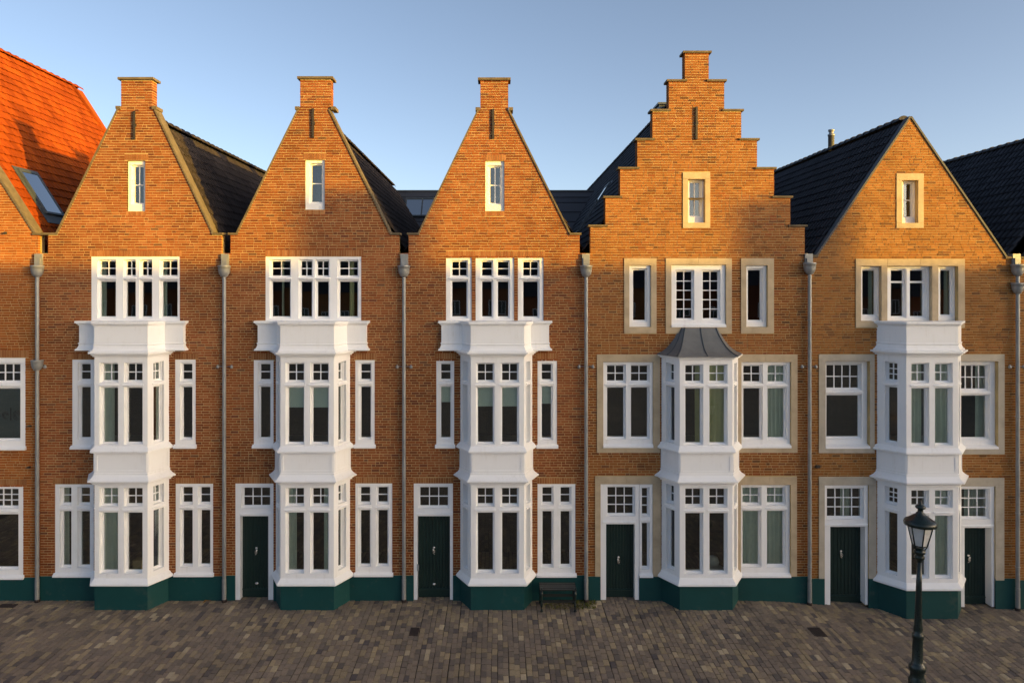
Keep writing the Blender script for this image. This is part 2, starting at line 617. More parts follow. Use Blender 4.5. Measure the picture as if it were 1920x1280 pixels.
        # bricks: the 300 nearest the middle of the view are single parts, the rest one joined part
        self.bricks.sort(key=lambda b: (0 if b[3] > .17 and abs(b[4] - .1) < .02 else 1, abs(b[0]) * 1.0 + abs(b[2] - CAMZ) * .5))
        st = MB()
        for i, (cx, cy, cz, w, d, h, mat) in enumerate(self.bricks):
            if i < 290 and mat is self.brick:
                o = bpy.data.objects.new('brick', unit_box(mat))
                o.location = (cx, cy, cz)
                o.scale = (w, d, h)
                o.rotation_euler = (random.uniform(-.006, .006), random.uniform(-.008, .008), random.uniform(-.01, .01))
                COL.objects.link(o)
                o.parent = self.wall
            elif mat is self.brick:
                r = random.random()
                a = random.uniform(-.004, .004)
                st.add([(cx - w / 2, cy - d / 2 - a, cz - h / 2), (cx + w / 2, cy - d / 2 + a, cz - h / 2), (cx + w / 2, cy + d / 2, cz - h / 2), (cx - w / 2, cy + d / 2, cz - h / 2),
                        (cx - w / 2, cy - d / 2 - a, cz + h / 2), (cx + w / 2, cy - d / 2 + a, cz + h / 2), (cx + w / 2, cy + d / 2, cz + h / 2), (cx - w / 2, cy + d / 2, cz + h / 2)],
                       [(0, 1, 5, 4), (1, 2, 6, 5), (3, 0, 4, 7), (4, 5, 6, 7), (3, 2, 1, 0)], r)
        tag(st.build('bricks', self.brick, self.wall), kind='stuff')
        sm = MB()
        for (cx, cy, cz, w, d, h, mat) in self.bricks:
            if mat is not self.brick:
                sm.box(cx - w / 2, cx + w / 2, cy - d / 2, cy + d / 2, cz - h / 2, cz + h / 2, random.random(), back=False)
        if sm.v:
            tag(sm.build('soldier_bricks', M['soldier'], self.wall), kind='stuff')
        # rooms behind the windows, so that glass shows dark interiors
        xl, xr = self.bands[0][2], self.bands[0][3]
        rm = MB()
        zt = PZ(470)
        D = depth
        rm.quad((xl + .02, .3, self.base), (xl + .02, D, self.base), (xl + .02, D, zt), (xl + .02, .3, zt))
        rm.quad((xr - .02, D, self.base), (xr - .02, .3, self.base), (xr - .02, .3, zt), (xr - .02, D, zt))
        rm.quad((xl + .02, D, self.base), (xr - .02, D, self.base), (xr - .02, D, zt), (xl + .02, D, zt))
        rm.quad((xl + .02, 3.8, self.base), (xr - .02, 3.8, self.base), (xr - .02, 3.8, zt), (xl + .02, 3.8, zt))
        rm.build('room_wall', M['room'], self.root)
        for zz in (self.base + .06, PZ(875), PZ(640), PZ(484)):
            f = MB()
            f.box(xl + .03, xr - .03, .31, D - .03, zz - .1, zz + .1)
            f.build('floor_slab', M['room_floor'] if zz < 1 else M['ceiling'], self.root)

    def plinth(self, y=-0.016):
        mb = MB()
        xl, xr = self.bands[0][2], self.bands[0][3]
        cuts = sorted(self.plinth_holes)
        x = xl
        for a, b in cuts + [(xr, xr)]:
            if a - x > 0.02:
                mb.box(x, a, y, 0.12, self.base - 0.4, self.pl_top)
            x = max(x, b)
        return mb.build('plinth', M['teal'], self.root)


# ------------------------------------------------------------------ windows
UNIT_PANE = {}


def pane_mesh(mat):
    if mat not in UNIT_PANE:
        mb = MB()
        mb.box(-.5, .5, -.5, .5, -.5, .5)
        UNIT_PANE[mat] = mb.mesh('pane', mat)
    return UNIT_PANE[mat]


def add_pane(parent, Mx, u0, u1, d, z0, z1, mat):
    o = bpy.data.objects.new('pane', pane_mesh(mat))
    COL.objects.link(o)
    loc = Matrix.Translation(((u0 + u1) / 2, d, (z0 + z1) / 2))
    tilt = Matrix.Rotation(random.uniform(-.006, .006), 4, 'X') @ Matrix.Rotation(random.uniform(-.008, .008), 4, 'Z')
    sc = Matrix.Diagonal((u1 - u0, 0.006, z1 - z0, 1))
    o.matrix_basis = Mx @ loc @ tilt @ sc
    attach(o, parent)
    return o


def light_parts(part, Mx, g, d, nx, ny, glass, sw=0.048, tilt=None):
    """one glazed light: sash ring, glazing bars, panes. g = glass rectangle (u0,u1,z0,z1); d = front of frame"""
    u0, u1, z0, z1 = g
    s = MB(Mx)
    s.frame(u0 - sw, u1 + sw, z0 - sw, z1 + sw, [g], d + .075, d + .125)
    s.frame(u0 - sw - .004, u1 + sw + .004, z0 - sw - .004, z1 + sw + .004, [(u0 - sw + .018, u1 + sw - .018, z0 - sw + .018, z1 + sw - .018)], d + .045, d + .08)
    s.frame(u0 - .012, u1 + .012, z0 - .012, z1 + .012, [(u0 + .002, u1 - .002, z0 + .002, z1 - .002)], d + .088, d + .12)
    s.build('sash', M['white'], part)
    bw = 0.013
    if nx > 1 or ny > 1:
        b = MB(Mx)
        for i in range(1, nx):
            u = u0 + (u1 - u0) * i / nx
            b.box(u - bw, u + bw, d + .090, d + .122, z0 - .01, z1 + .01)
        for j in range(1, ny):
            z = z0 + (z1 - z0) * j / ny
            b.box(u0 - .01, u1 + .01, d + .0925, d + .1195, z - bw, z + bw)
        b.build('glazing_bars', M['white'], part)
    for i in range(nx):
        for j in range(ny):
            a, c = u0 + (u1 - u0) * i / nx, u0 + (u1 - u0) * (i + 1) / nx
            e, f = z0 + (z1 - z0) * j / ny, z0 + (z1 - z0) * (j + 1) / ny
            add_pane(part, Mx, a + (bw * .5 if i else -.01), c - (bw * .5 if i < nx - 1 else -.01), d + .108,
                     e + (bw * .5 if j else -.01), f - (bw * .5 if j < ny - 1 else -.01), glass)


I4 = Matrix.Identity(4)


def window(H, op, cols, rows, df=0.02, sill=0.07, glass=None, hole=True, name='window', label=None, sill_ext=0.03, rail=True, sillh=.10):
    """op: opening in px on the facade plane; cols: glass x ranges in px; rows: (y0,y1,nx,ny) in px"""
    glass = glass or M['glass']
    G = df + .138
    x0, x1, z0, z1 = PX(op[0]), PX(op[1]), PZ(op[3]), PZ(op[2])
    if hole:
        H.hole(x0, x1, z0, z1)
    gl = []
    for (a, b) in cols:
        for (y0, y1, nx, ny) in rows:
            gl.append((PX(a, G), PX(b, G), PZ(y1, G), PZ(y0, G), nx, ny))
    sw = 0.048
    mb = MB()
    e = 0.003
    holes = []
    for g in gl:
        holes.append((max(x0 + .012, g[0] - sw), min(x1 - .012, g[1] + sw), max(z0 + .012, g[2] - sw), min(z1 - .012, g[3] + sw)))
    mb.frame(x0 + e, x1 - e, z0 + e, z1 - e, holes, df, df + .2)
    if rail and len(rows) > 1:
        for (a, b) in cols:
            zt = PZ(rows[1][0], G) + sw
            zb = PZ(rows[0][1], G) - sw
            zz = zt + (zb - zt) * .35
            mb.prism_x(PX(a, G) - sw - .02, PX(b, G) + sw + .02, [(df + .01, zz), (df - .028, zz), (df - .028, zz + .018), (df - .01, zz + .032), (df + .01, zz + .036)])
    part = mb.build(name, M['white'], H.root)
    if label:
        part['label'] = label
    for g in gl:
        gg = (g[0], g[1], g[2], g[3])
        light_parts(part, I4, gg, df + .03, g[4], g[5], glass)
    if sill:
        s = MB()
        zt = z0 + sillh
        s.prism_x(x0 - sill_ext, x1 + sill_ext, [(df + .008, z0 - .004), (-sill, z0 - .004), (-sill, z0 + .045), (-sill + .012, z0 + .052), (df - .004, zt), (df + .008, zt)])
        s.build('sill', M['white'], part)
    return part


def stone_surround(H, outer, inner, mat=None, bottom=True, y=-0.018, depth=0.26, joints=3):
    """sandstone blocks round an opening; outer/inner px rectangles (x0,x1,y0,y1)"""
    mat = mat or M['stone']
    ox0, ox1, oz0, oz1 = PX(outer[0]), PX(outer[1]), PZ(outer[3]), PZ(outer[2])
    ix0, ix1, iz0, iz1 = PX(inner[0]), PX(inner[1]), PZ(inner[3]), PZ(inner[2])
    H.hole(ox0, ox1, oz0, oz1)
    back = MB()
    back.frame(ox0, ox1, oz0, oz1, [(ix0, ix1, iz0 if bottom else oz0 - 1, iz1)], y + .012, depth)
    part = back.build('stone_surround', M['mortar'], H.root)
    g = 0.0025

    def block(a, b, c, d):
        m = MB()
        dy = random.uniform(0, .003)
        m.box(a + g, b - g, y - dy, depth + .01, c + g, d - g, random.random())
        m.build('stone_block', mat, part)
    # lintel
    n = max(1, int(round((ox1 - ox0) / 1.1)))
    cuts = [ox0 + (ox1 - ox0) * (i / n + (random.uniform(-.08, .08) if 0 < i < n else 0)) for i in range(n + 1)]
    for i in range(n):
        block(cuts[i], cuts[i + 1], iz1 - .0, oz1)
    if bottom:
        n = max(1, int(round((ox1 - ox0) / 1.1)))
        cuts = [ox0 + (ox1 - ox0) * i / n for i in range(n + 1)]
        for i in range(n):
            block(cuts[i], cuts[i + 1], oz0, iz0)
    zb = iz0 if bottom else oz0
    for a, b in ((ox0, ix0), (ix1, ox1)):
        if b - a < .03:
            continue
        n = max(1, int(round((iz1 - zb) / 0.75)))
        cuts = [zb + (iz1 - zb) * (i / n + (random.uniform(-.12, .12) / n if 0 < i < n else 0)) for i in range(n + 1)]
        for i in range(n):
            block(a, b, cuts[i], cuts[i + 1])
    return part


# ------------------------------------------------------------------ bay windows
def offset_path(path, d):
    """offset an open polyline (x,y) outward (to the street side) with mitred corners; ends stay on their own y"""
    n = len(path)
    out = []
    nrm = []
    for i in range(n - 1):
        dx, dy = path[i + 1][0] - path[i][0], path[i + 1][1] - path[i][1]
        L = math.hypot(dx, dy)
        nrm.append((dy / L, -dx / L))
    for i in range(n):
        if i == 0:
            a = nrm[0]
            # slide along the wall plane
            if abs(a[0]) > 1e-3:
                out.append((path[0][0] + d / a[0], path[0][1]))
            else:
                out.append((path[0][0], path[0][1] - d))
        elif i == n - 1:
            a = nrm[-1]
            if abs(a[0]) > 1e-3:
                out.append((path[-1][0] + d / a[0], path[-1][1]))
            else:
                out.append((path[-1][0], path[-1][1] - d))
        else:
            a, b = nrm[i - 1], nrm[i]
            k = 1 + a[0] * b[0] + a[1] * b[1]
            out.append((path[i][0] + d * (a[0] + b[0]) / k, path[i][1] + d * (a[1] + b[1]) / k))
    return out


def moulding(path, prof, name, mat, parent, top=True, bottom=True):
    """loft of a profile (z, offset) along the bay path"""
    mb = MB()
    rings = []
    for z, d in prof:
        rings.append([(x, y, z) for x, y in offset_path(path, d)])
    mb.loft(rings)
    for k, flag, rev in ((0, bottom, True), (-1, top, False)):
        if flag:
            r = rings[k]
            n = len(r)
            vs = list(r)
            f = tuple(range(n))
            mb.add(vs, [f if not rev else f[::-1]])
    return mb.build(name, mat, parent)


def face_matrix(p0, p1):
    dx, dy = p1[0] - p0[0], p1[1] - p0[1]
    L = math.hypot(dx, dy)
    ux, uy = dx / L, dy / L
    # u along face, depth into the house, z up
    m = Matrix(((ux, -uy, 0, p0[0]), (uy, ux, 0, p0[1]), (0, 0, 1, 0), (0, 0, 0, 1)))
    return m, L


def bay(H, xl, fl, fr, xr, P, lv, wings=None, cant_grid=(2, 2), top='parapet', front_glass=None):
    """lv: dict of levels in px on the front plane"""
    Yf = -P
    Z = lambda y: PZ(y, Yf)
    path = [(xl, 0.02), (fl, -P), (fr, -P), (xr, 0.02)]
    H.hole(xl + .06, xr - .06, Z(lv['sill0'][1]) + .05, Z(lv['head1']) - .02)
    floors = [(lv['sill0'], lv['head0'], lv['up0'], lv['lo0']), (lv['sill1'], lv['head1'], lv['up1'], lv['lo1'])]
    # corner posts and frames of both storeys in one skeleton mesh; every light gets its own sash and panes
    faces = [face_matrix(path[0], path[1]), face_matrix(path[1], path[2]), face_matrix(path[2], path[3])]
    parts = []
    for sill, head, up, lo in floors:
        todo = []
        part_mb = MB()
        z0, z1 = Z(sill[0]) - .02, Z(head)
        for fi, (Mx, L) in enumerate(faces):
            part_mb.M = Mx
            sw = .048
            if fi == 1:
                mw = 0.25
                gw = (L - 2 * 0.182 - mw) / 2
                gs = [(0.182, 0.182 + gw), (0.182 + gw + mw, L - 0.182)]
                grid = (2, 2)
            else:
                gs = [(L / 2 - .115, L / 2 + .115)]
                grid = cant_grid
            holes, gl = [], []
            for a, b in gs:
                for (y0, y1), (nx, ny) in ((up, grid), (lo, (1, 1))):
                    g = (a, b, Z(y1), Z(y0))
                    gl.append((g, nx, ny))
                    holes.append((a - sw, b + sw, g[2] - sw, g[3] + sw))
                zt = Z(lo[0]) + sw
                zb = Z(up[1]) - sw
                zz = zt + (zb - zt) * .3
                part_mb.prism_x(a - sw - .03, b + sw + .03, [(.01, zz), (-.03, zz), (-.03, zz + .018), (-.012, zz + .034), (.01, zz + .04)])
            part_mb.frame(0, L, z0, z1, holes, 0.0, 0.18)
            for g, nx, ny in gl:
                todo.append((Mx, g, nx, ny))
        part_mb.M = None
        pt = part_mb.build('bay_window', M['white'], H.root)
        parts.append(pt)
        for Mx, g, nx, ny in todo:
            light_parts(pt, Mx, g, 0.05, nx, ny, M['glass'])
    part = parts[0]
    # plinth, sills, spandrel and head
    zs = Z(lv['sill0'][1])
    pl = moulding(path, [(H.base - .4, 0.0), (zs + .01, 0.0)], 'bay_plinth', M['teal'], part)
    for i, (sill, head, up, lo) in enumerate(floors):
        a, b = Z(sill[0]), Z(sill[1])
        moulding(path, [(b, .0), (b, .075), (b + .012, .078), (b + .016, .105), (b + .062, .105), (b + .07, .095), (a, .012), (a, -.01)], 'sill', M['white'], parts[i])
    h0, s1 = Z(lv['head0']), Z(lv['sill1'][1])
    H0 = h0 - .01
    prof = [(H0, .01), (H0, .05), (H0 + .03, .05), (H0 + .045, .085), (H0 + .085, .10), (H0 + .09, .165), (H0 + .128, .165), (H0 + .138, .14),
            (H0 + .19, .075), (H0 + .24, .035), (H0 + .275, .022), (H0 + .28, .03), (H0 + .305, .03), (H0 + .31, .012), (s1 + .005, .012)]
    sp = moulding(path, prof, 'spandrel', M['white'], part)
    # raised border on the spandrel panels
    for Mx, L in faces:
        m = MB(Mx)
        z0, z1 = H0 + .325, s1 - .015
        m.frame(.0 + .02, L - .02, z0, z1, [(.085, L - .085, z0 + .05, z1 - .06)], -.024, .0)
        m.build('panel_border', M['white'], part)
    h1 = Z(lv['head1'])
    part = parts[1]
    if top == 'parapet':
        zt = Z(lv['top'])
        prof = [(h1 - .01, .01), (h1 - .01, .045), (h1 + .02, .05), (h1 + .035, .085), (h1 + .07, .095), (h1 + .075, .15), (h1 + .115, .15)]
        moulding(path, prof, 'cornice', M['white'], part, top=True)
        zb = h1 + .115
        if wings:
            wl, wr = wings
            wp = .13
            # where the canted sides meet the wing panels
            t = wp / P
            a = (xl + (fl - xl) * t, -wp)
            d = (xr + (fr - xr) * t, -wp)
            wpath = [(wl, 0.02), (wl + .001, -wp), a, (fl, -P), (fr, -P), d, (wr - .001, -wp), (wr, 0.02)]
        else:
            wpath = path
        prof = [(zb + .003, .0), (zb + .003, .085), (zb + .04, .085), (zb + .052, .062), (zb + .09, .034), (zb + .13, .02), (zb + .17, .012), (zb + .195, .028),
                (zb + .215, .028), (zb + .22, .006), (zt - .125, .006), (zt - .12, .026), (zt - .095, .03), (zt - .078, .062), (zt - .062, .062), (zt - .058, .09), (zt - .006, .09), (zt, .084)]
        moulding(wpath, prof, 'parapet', M['white'], part)
    return part, path, h1


def roller_blind(H, label, x0, x1, y, z0, z1, group=None):
    mb = MB()
    mb.box(x0, x1, y, y + .006, z0, z1)
    mb.box(x0, x1, y - .006, y + .012, z0 - .02, z0)
    mb.tube([(x0, y + .03, z1), (x1, y + .03, z1)], .022, 8)
    return tag(mb.build('roller_blind', M['blind'], None), label, 'blind', group)


def curtain(label, x0, x1, y, z0, z1, mat='curtain', folds=None, pinch=0.0, group=None):
    n = max(12, int((x1 - x0) / 0.022))
    folds = folds or max(2, int((x1 - x0) / 0.11))
    ph = random.random() * 6
    rings = []
    for j in range(7):
        t = j / 6
        z = z0 + (z1 - z0) * t
        k = 1 - pinch * math.sin(math.pi * min(1, max(0, (1 - t) * 1.2))) if pinch else 1
        rings.append([(x0 + (x1 - x0) * k * i / n, y + .035 * math.sin(ph + 2 * math.pi * folds * i / n + .3 * math.sin(3 * t)) * (1 - .25 * t) + .012 * math.sin(ph * 2 + 17 * i / n), z) for i in range(n + 1)])
    mb = MB()
    mb.loft(rings, sm=True)
    return tag(mb.build('curtain', M[mat], None), label, 'curtain', group)


# ------------------------------------------------------------------ roofs
PITCH, EXPO = 0.235, 0.31


def tile_mesh(mat, k=1.0):
    mb = MB()
    # local: x across (along ridge), y up the slope, z normal
    prof = [(0.0, 0.0), (.035, -.006), (.10, -.006), (.135, .012), (.165, .040), (.20, .046), (.235, .034), (.255, .008)]
    prof = [(x, z * k) for x, z in prof]
    lo = [(x, 0.0, z + .046) for x, z in prof]
    hi = [(x, .37, z + .004) for x, z in prof]
    lip = [(x, 0.002, z + .030) for x, z in prof]
    mb.loft([lip, lo, hi], sm=False)
    return mb.mesh('roof_tile', mat)


TILE = {}


def slope_matrix(ridge, eave, y, up):
    """frame on a roof slope: x along +Y of the world, y up the slope, z out of the roof"""
    s = Vector((ridge[0] - eave[0], 0, ridge[1] - eave[1])).normalized()
    a = Vector((0, 1, 0))
    n = a.cross(s)
    if n.z < 0:
        a = -a
        n = a.cross(s)
    return s, a, n


def roof(H, ridge, eaves, y0, y1, mat, singles=None, nsingle=290, cap_mat=None, skip=None, y1_low=None):
    """ridge (x,z); eaves [(x,z) left, (x,z) right]; y0 front, y1 back"""
    rm = M[mat]
    sl = MB()
    for e in eaves:
        sl.quad((e[0], y0, e[1] - .03), (ridge[0], y0, ridge[1] - .03), (ridge[0], y1, ridge[1] - .03), (e[0], y1, e[1] - .03))
    sl.add([(eaves[0][0], y1, eaves[0][1] - .03), (eaves[1][0], y1, eaves[1][1] - .03), (ridge[0], y1, ridge[1] - .03)], [(0, 1, 2)])
    part = sl.build('roof', M['tile_dark'] if mat != 'tile_red' else rm, H.root)
    if rm not in TILE:
        TILE[rm] = tile_mesh(rm, .3 if mat == 'tile_red' else 1.0)
    tm = TILE[rm]
    tv = [v.co.copy() for v in tm.vertices]
    tf = [tuple(p.vertices) for p in tm.polygons]
    st = MB()
    cand = []
    for si, e in enumerate(eaves):
        s, a, n = slope_matrix(ridge, e, y0, 0)
        L = math.hypot(ridge[0] - e[0], ridge[1] - e[1])
        rows = int(L / EXPO)
        ncol = int((y1 - y0) / PITCH)
        for r in range(rows):
            for c in range(ncol):
                yy = y0 + c * PITCH + (0 if a.y > 0 else PITCH)
                base = Vector((e[0], yy, e[1])) + s * (r * EXPO + .02)
                if skip and skip(base, si):
                    continue
                j = Matrix.Rotation(random.uniform(-.006, .006), 3, 'Z') @ Matrix.Rotation(random.uniform(-.008, .008), 3, 'X')
                R = Matrix((a, s, n)).transposed() @ j
                cand.append((si, base + n * random.uniform(-.003, .004), R))
    vis = [c for c in cand if singles is not None and c[0] == singles]
    vis.sort(key=lambda c: c[1].y + abs(c[1].z - ridge[1]) * .3)
    vset = set(id(c) for c in vis[:nsingle])
    for c in cand:
        if id(c) in vset:
            o = bpy.data.objects.new('roof_tile', tm)
            o.matrix_basis = Matrix.Translation(c[1]) @ c[2].to_4x4()
            COL.objects.link(o)
            o.parent = part
        else:
            st.add([c[1] + c[2] @ v for v in tv], tf, random.random())
    if st.v:
        tag(st.build('roof_tiles', rm, part), kind='stuff')
    # ridge caps
    cm = M[cap_mat] if cap_mat else rm
    cap = MB()
    pts = []
    for k in range(9):
        t = math.pi * (k / 8)
        pts.append((.135 * math.cos(t), .115 * math.sin(t)))
    ringf = [(x * 1.12, 0.0, z * 1.12 - .03) for x, z in pts]
    ringb = [(x, .44, z - .045) for x, z in pts]
    ringm = [(x * 1.12, 0.05, z * 1.12 - .03) for x, z in pts]
    ringn = [(x * 1.0, 0.055, z - .03) for x, z in pts]
    cap.loft([ringf, ringm, ringn, ringb])
    cap.add(ringf, [tuple(range(9))])
    cme = cap.mesh('ridge_tile', cm)
    nn = int((y1 - y0) / .40)
    for k in range(nn):
        o = bpy.data.objects.new('ridge_tile', cme)
        o.location = (ridge[0], y0 + k * .40, ridge[1] + .02 + random.uniform(-.004, .004))
        o.rotation_euler = (0, random.uniform(-.02, .02), random.uniform(-.012, .012))
        COL.objects.link(o)
        o.parent = part
    return part


def roof_window(parent_thing, ridge, eave, y0, y1, s0, s1, glass, bars=0, part_of=None):
    """a roof light lying on a slope between distances s0..s1 up from the eave and y0..y1 along the roof"""
    s, a, n = slope_matrix(ridge, eave, 0, 0)
    base = Vector((eave[0], 0, eave[1]))
    if a.y > 0:
        u0, u1 = y0, y1
    else:
        u0, u1 = -y1, -y0
    Mx = Matrix.Translation(base) @ Matrix((a, s, n)).transposed().to_4x4()
    # frame() works in (u, depth, z): map depth -> -n, z -> s
    Mf = Mx @ Matrix(((1, 0, 0, 0), (0, 0, 1, 0), (0, -1, 0, 0), (0, 0, 0, 1)))
    mb = MB(Mf)
    mb.frame(u0, u1, s0, s1, [(u0 + .07, u1 - .07, s0 + .07, s1 - .09)], -.13, .02)
    mb.frame(u0 - .12, u1 + .12, s0 - .30, s1 + .10, [(u0 + .01, u1 - .01, s0 + .01, s1 - .01)], -.072, -.055)
    part = mb.build('roof_window', M['lead_seam'], parent_thing)
    g = MB(Mf)
    if bars:
        g2 = MB(Mf)
        um = (u0 + u1) / 2
        g2.box(um - .03, um + .03, -.125, -.09, s0 + .07, s1 - .09)
        g2.build('glazing_bar', M['lead_seam'], part)
        g.box(u0 + .065, um - .03, -.115, -.108, s0 + .065, s1 - .085)
        g.build('pane', glass, part)
        g = MB(Mf)
        g.box(um + .03, u1 - .065, -.115, -.108, s0 + .065, s1 - .085)
        g.build('pane', glass, part)
    else:
        g.box(u0 + .065, u1 - .065, -.115, -.108, s0 + .065, s1 - .085)
        g.build('pane', glass, part)
    return part


# ------------------------------------------------------------------ gable trimmings
def coping_slope(H, p0, p1, name='coping', mat=None, th=.032, y0=-.03, y1=.36, off=.0):
    """sloping coping slab from facade px p0 to p1"""
    a = Vector((PX(p0[0]), 0, PZ(p0[1])))
    b = Vector((PX(p1[0]), 0, PZ(p1[1])))
    d = (b - a).normalized()
    n = Vector((-d.z, 0, d.x))
    if n.z < 0:
        n = -n
    mb = MB()
    A, B, C, D = a + n * (off - .012), b + n * (off - .012), b + n * (off + th), a + n * (off + th)
    mb.prism_y(y0, y1, [(v.x, v.z) for v in (A, B, C, D)])
    return mb.build(name, mat or M['coping'], H.root)


def slab(H, px0, px1, py0, py1, name='coping', mat=None, y0=-.045, y1=.37):
    mb = MB()
    x0, x1, z0, z1 = PX(px0), PX(px1), PZ(py1), PZ(py0)
    mb.prism_x(x0, x1, [(y0 + .012, z0), (y1, z0), (y1, z1), (y0, z1), (y0, z0 + (z1 - z0) * .45)])
    return mb.build(name, mat or M['coping'], H.root)


def anchor(H, px0, px1, py0, py1):
    mb = MB()
    x0, x1, z0, z1 = PX(px0), PX(px1), PZ(py1), PZ(py0)
    mb.box((x0 + x1) / 2 - .028, (x0 + x1) / 2 + .028, -.05, -.012, z0, z1)
    mb.box((x0 + x1) / 2 - .05, (x0 + x1) / 2 + .05, -.032, .02, (z0 + z1) / 2 - .04, (z0 + z1) / 2 + .04)
    return mb.build('wall_anchor', M['iron'], H.root)


def knocker(part, x, y, z, kind=0):
    mb = MB()
    # rose, curled body and ring
    mb.lathe(0, 0, [(.0, -.012), (.035, -.012), (.035, 0), (.02, .012), (0, .012)], 14)
    for v in range(len(mb.v)):
        px, py, pz = mb.v[v]
        mb.v[v] = (x + px, y - pz - .012, z + .09 + py)
    s = -1 if kind else 1
    body = [(x + .00, y - .03, z + .09), (x + .018 * s, y - .045, z + .055), (x + .012 * s, y - .05, z + .01), (x + .016 * s, y - .045, z - .035), (x - .004 * s, y - .035, z - .075), (x - .035 * s, y - .03, z - .085)]
    mb.tube(body, [.018, .026, .022, .028, .02, .008], 8)
    ring = [(x + .03 * math.cos(t * math.pi / 6), y - .05, z - .0 + .045 * math.sin(t * math.pi / 6)) for t in range(13)]
    mb.tube(ring, .008, 6)
    mb.build('knocker', M['silver'], part)


def door(H, px0, px1, py0, py1, yd, kn=None, plate=None, kind=0, step=True):
    """plank door leaf, recessed to depth yd"""
    x0, x1, z0, z1 = PX(px0, yd), PX(px1, yd), PZ(py1, yd), PZ(py0, yd)
    mb = MB()
    mb.box(x0 - .05, x1 + .05, yd + .02, yd + .06, z0 - .15, z1 + .05)
    n = 9
    st = .055
    mb.box(x0 - .02, x0 + st, yd, yd + .03, z0, z1)
    mb.box(x1 - st, x1 + .02, yd, yd + .03, z0, z1)
    w = (x1 - x0 - 2 * st) / n
    for i in range(n):
        a = x0 + st + i * w
        mb.prism_x(0, 0, []) if False else None
        mb.add([(a + .004, yd + .03, z0), (a + .012, yd + .006, z0), (a + w - .012, yd + .006, z0), (a + w - .004, yd + .03, z0),
                (a + .004, yd + .03, z1), (a + .012, yd + .006, z1), (a + w - .012, yd + .006, z1), (a + w - .004, yd + .03, z1)],
               [(0, 1, 5, 4), (1, 2, 6, 5), (2, 3, 7, 6)])
    part = mb.build('door', M['door'], H.root)
    k = MB()
    k.prism_x(x0 - .005, x1 + .005, [(yd + .02, z0), (yd - .012, z0), (yd - .012, z0 + .17), (yd - .03, z0 + .18), (yd - .03, z0 + .195), (yd + .0, z0 + .215), (yd + .02, z0 + .215)])
    k.build('kick_board', M['door'], part)
    if kn:
        knocker(part, PX(kn[0], yd), yd, PZ(kn[1], yd), kind)
    if plate:
        p = MB()
        xx, zz = PX(plate[0], yd), PZ(plate[1], yd)
        p.lathe(0, 0, [(.0, 0), (.05, 0), (.05, .01), (.025, .022), (0, .022)], 14)
        for v in range(len(p.v)):
            a, b, c = p.v[v]
            p.v[v] = (xx + a, yd - c + .004, zz + b * .75)
        p.build('bell_push', M['silver'], part)
    return part


def door_frame(H, op, holes_px, dpx, lights, df=.01, dd=.2, glass=None, ledge=None):
    """white frame with a door opening and a glazed light above. holes are given by glass px (lights) and door px"""
    G = df + .138
    x0, x1, z0, z1 = PX(op[0]), PX(op[1]), PZ(op[3]), PZ(op[2])
    gl = []
    for (a, b, y0, y1, nx, ny) in lights:
        gl.append(((PX(a, G), PX(b, G), PZ(y1, G), PZ(y0, G)), nx, ny))
    sw = .048
    holes = [(max(x0 + .012, g[0] - sw), min(x1 - .012, g[1] + sw), g[2] - sw, g[3] + sw) for g, nx, ny in gl]
    dx0, dx1, dz1 = PX(dpx[0], dd), PX(dpx[1], dd), PZ(dpx[2], dd)
    holes.append((max(x0 + .05, dx0), min(x1 - .03, dx1), z0 - 1, dz1))
    mb = MB()
    mb.frame(x0 + .003, x1 - .003, z0, z1 - .003, holes, df, dd + .03)
    zl = dz1 + .07
    a, b = ledge or (dpx[0] - 4, dpx[1] + 4)
    mb.prism_x(PX(a), PX(b), [(df + .01, zl - .03), (df - .035, zl - .03), (df - .035, zl - .005), (df - .015, zl + .015), (df + .01, zl + .02)])
    part = mb.build('door_frame', M['white'], H.root)
    for g, nx, ny in gl:
        light_parts(part, I4, g, df + .03, nx, ny, glass or M['glass'])
    return part


# ================================================================== the setting: ground and paving
def build_ground():
    xs = [-700, -200, -60, -20] + [6.8 + 4.4 * i / 8 for i in range(9)] + [20, 60, 200, 700]
    ys = [-700, -120, -40, -8.43, -8.40, 0.6, 40, 200, 900]
    mb = MB()
    n = len(xs)
    vs = [(x, y, ground_z(x) - (0.045 if -8.41 <= y <= 1 else 0.003)) for y in ys for x in xs]
    fs = []
    for j in range(len(ys) - 1):
        for i in range(n - 1):
            fs.append((j * n + i, j * n + i + 1, (j + 1) * n + i + 1, (j + 1) * n + i))
    mb.add(vs, fs)
    m, t, b = new_mat('street_paving')
    geo = N(t, 'ShaderNodeNewGeometry')
    mp = N(t, 'ShaderNodeMapping')
    mp.inputs['Rotation'].default_value = (0, 0, math.pi / 2)
    t.links.new(geo.outputs['Position'], mp.inputs[0])
    bt = N(t, 'ShaderNodeTexBrick')
    bt.inputs['Scale'].default_value = 1.0
    bt.inputs['Brick Width'].default_value = 0.27
    bt.inputs['Row Height'].default_value = 0.125
    bt.inputs['Mortar Size'].default_value = 0.006
    bt.inputs['Color1'].default_value = (0.20, 0.155, 0.115, 1)
    bt.inputs['Color2'].default_value = (0.30, 0.235, 0.16, 1)
    bt.inputs['Mortar'].default_value = (0.04, 0.035, 0.03, 1)
    t.links.new(mp.outputs[0], bt.inputs['Vector'])
    nz = noise(t, .6, 4)
    rp = ramp(t, [(0.3, (0.75,) * 3), (0.7, (1.1,) * 3)])
    t.links.new(nz.outputs[0], rp.inputs[0])
    c = mix_col(t, 1.0, bt.outputs[0], rp.outputs[0], 'MULTIPLY')
    t.links.new(c, b.inputs['Base Color'])
    b.inputs['Roughness'].default_value = .85
    bump(t, b, bt.outputs[1], -.4, .01)
    return tag(mb.build('ground', m, None), 'brick paved street ground', None, None, 'structure')


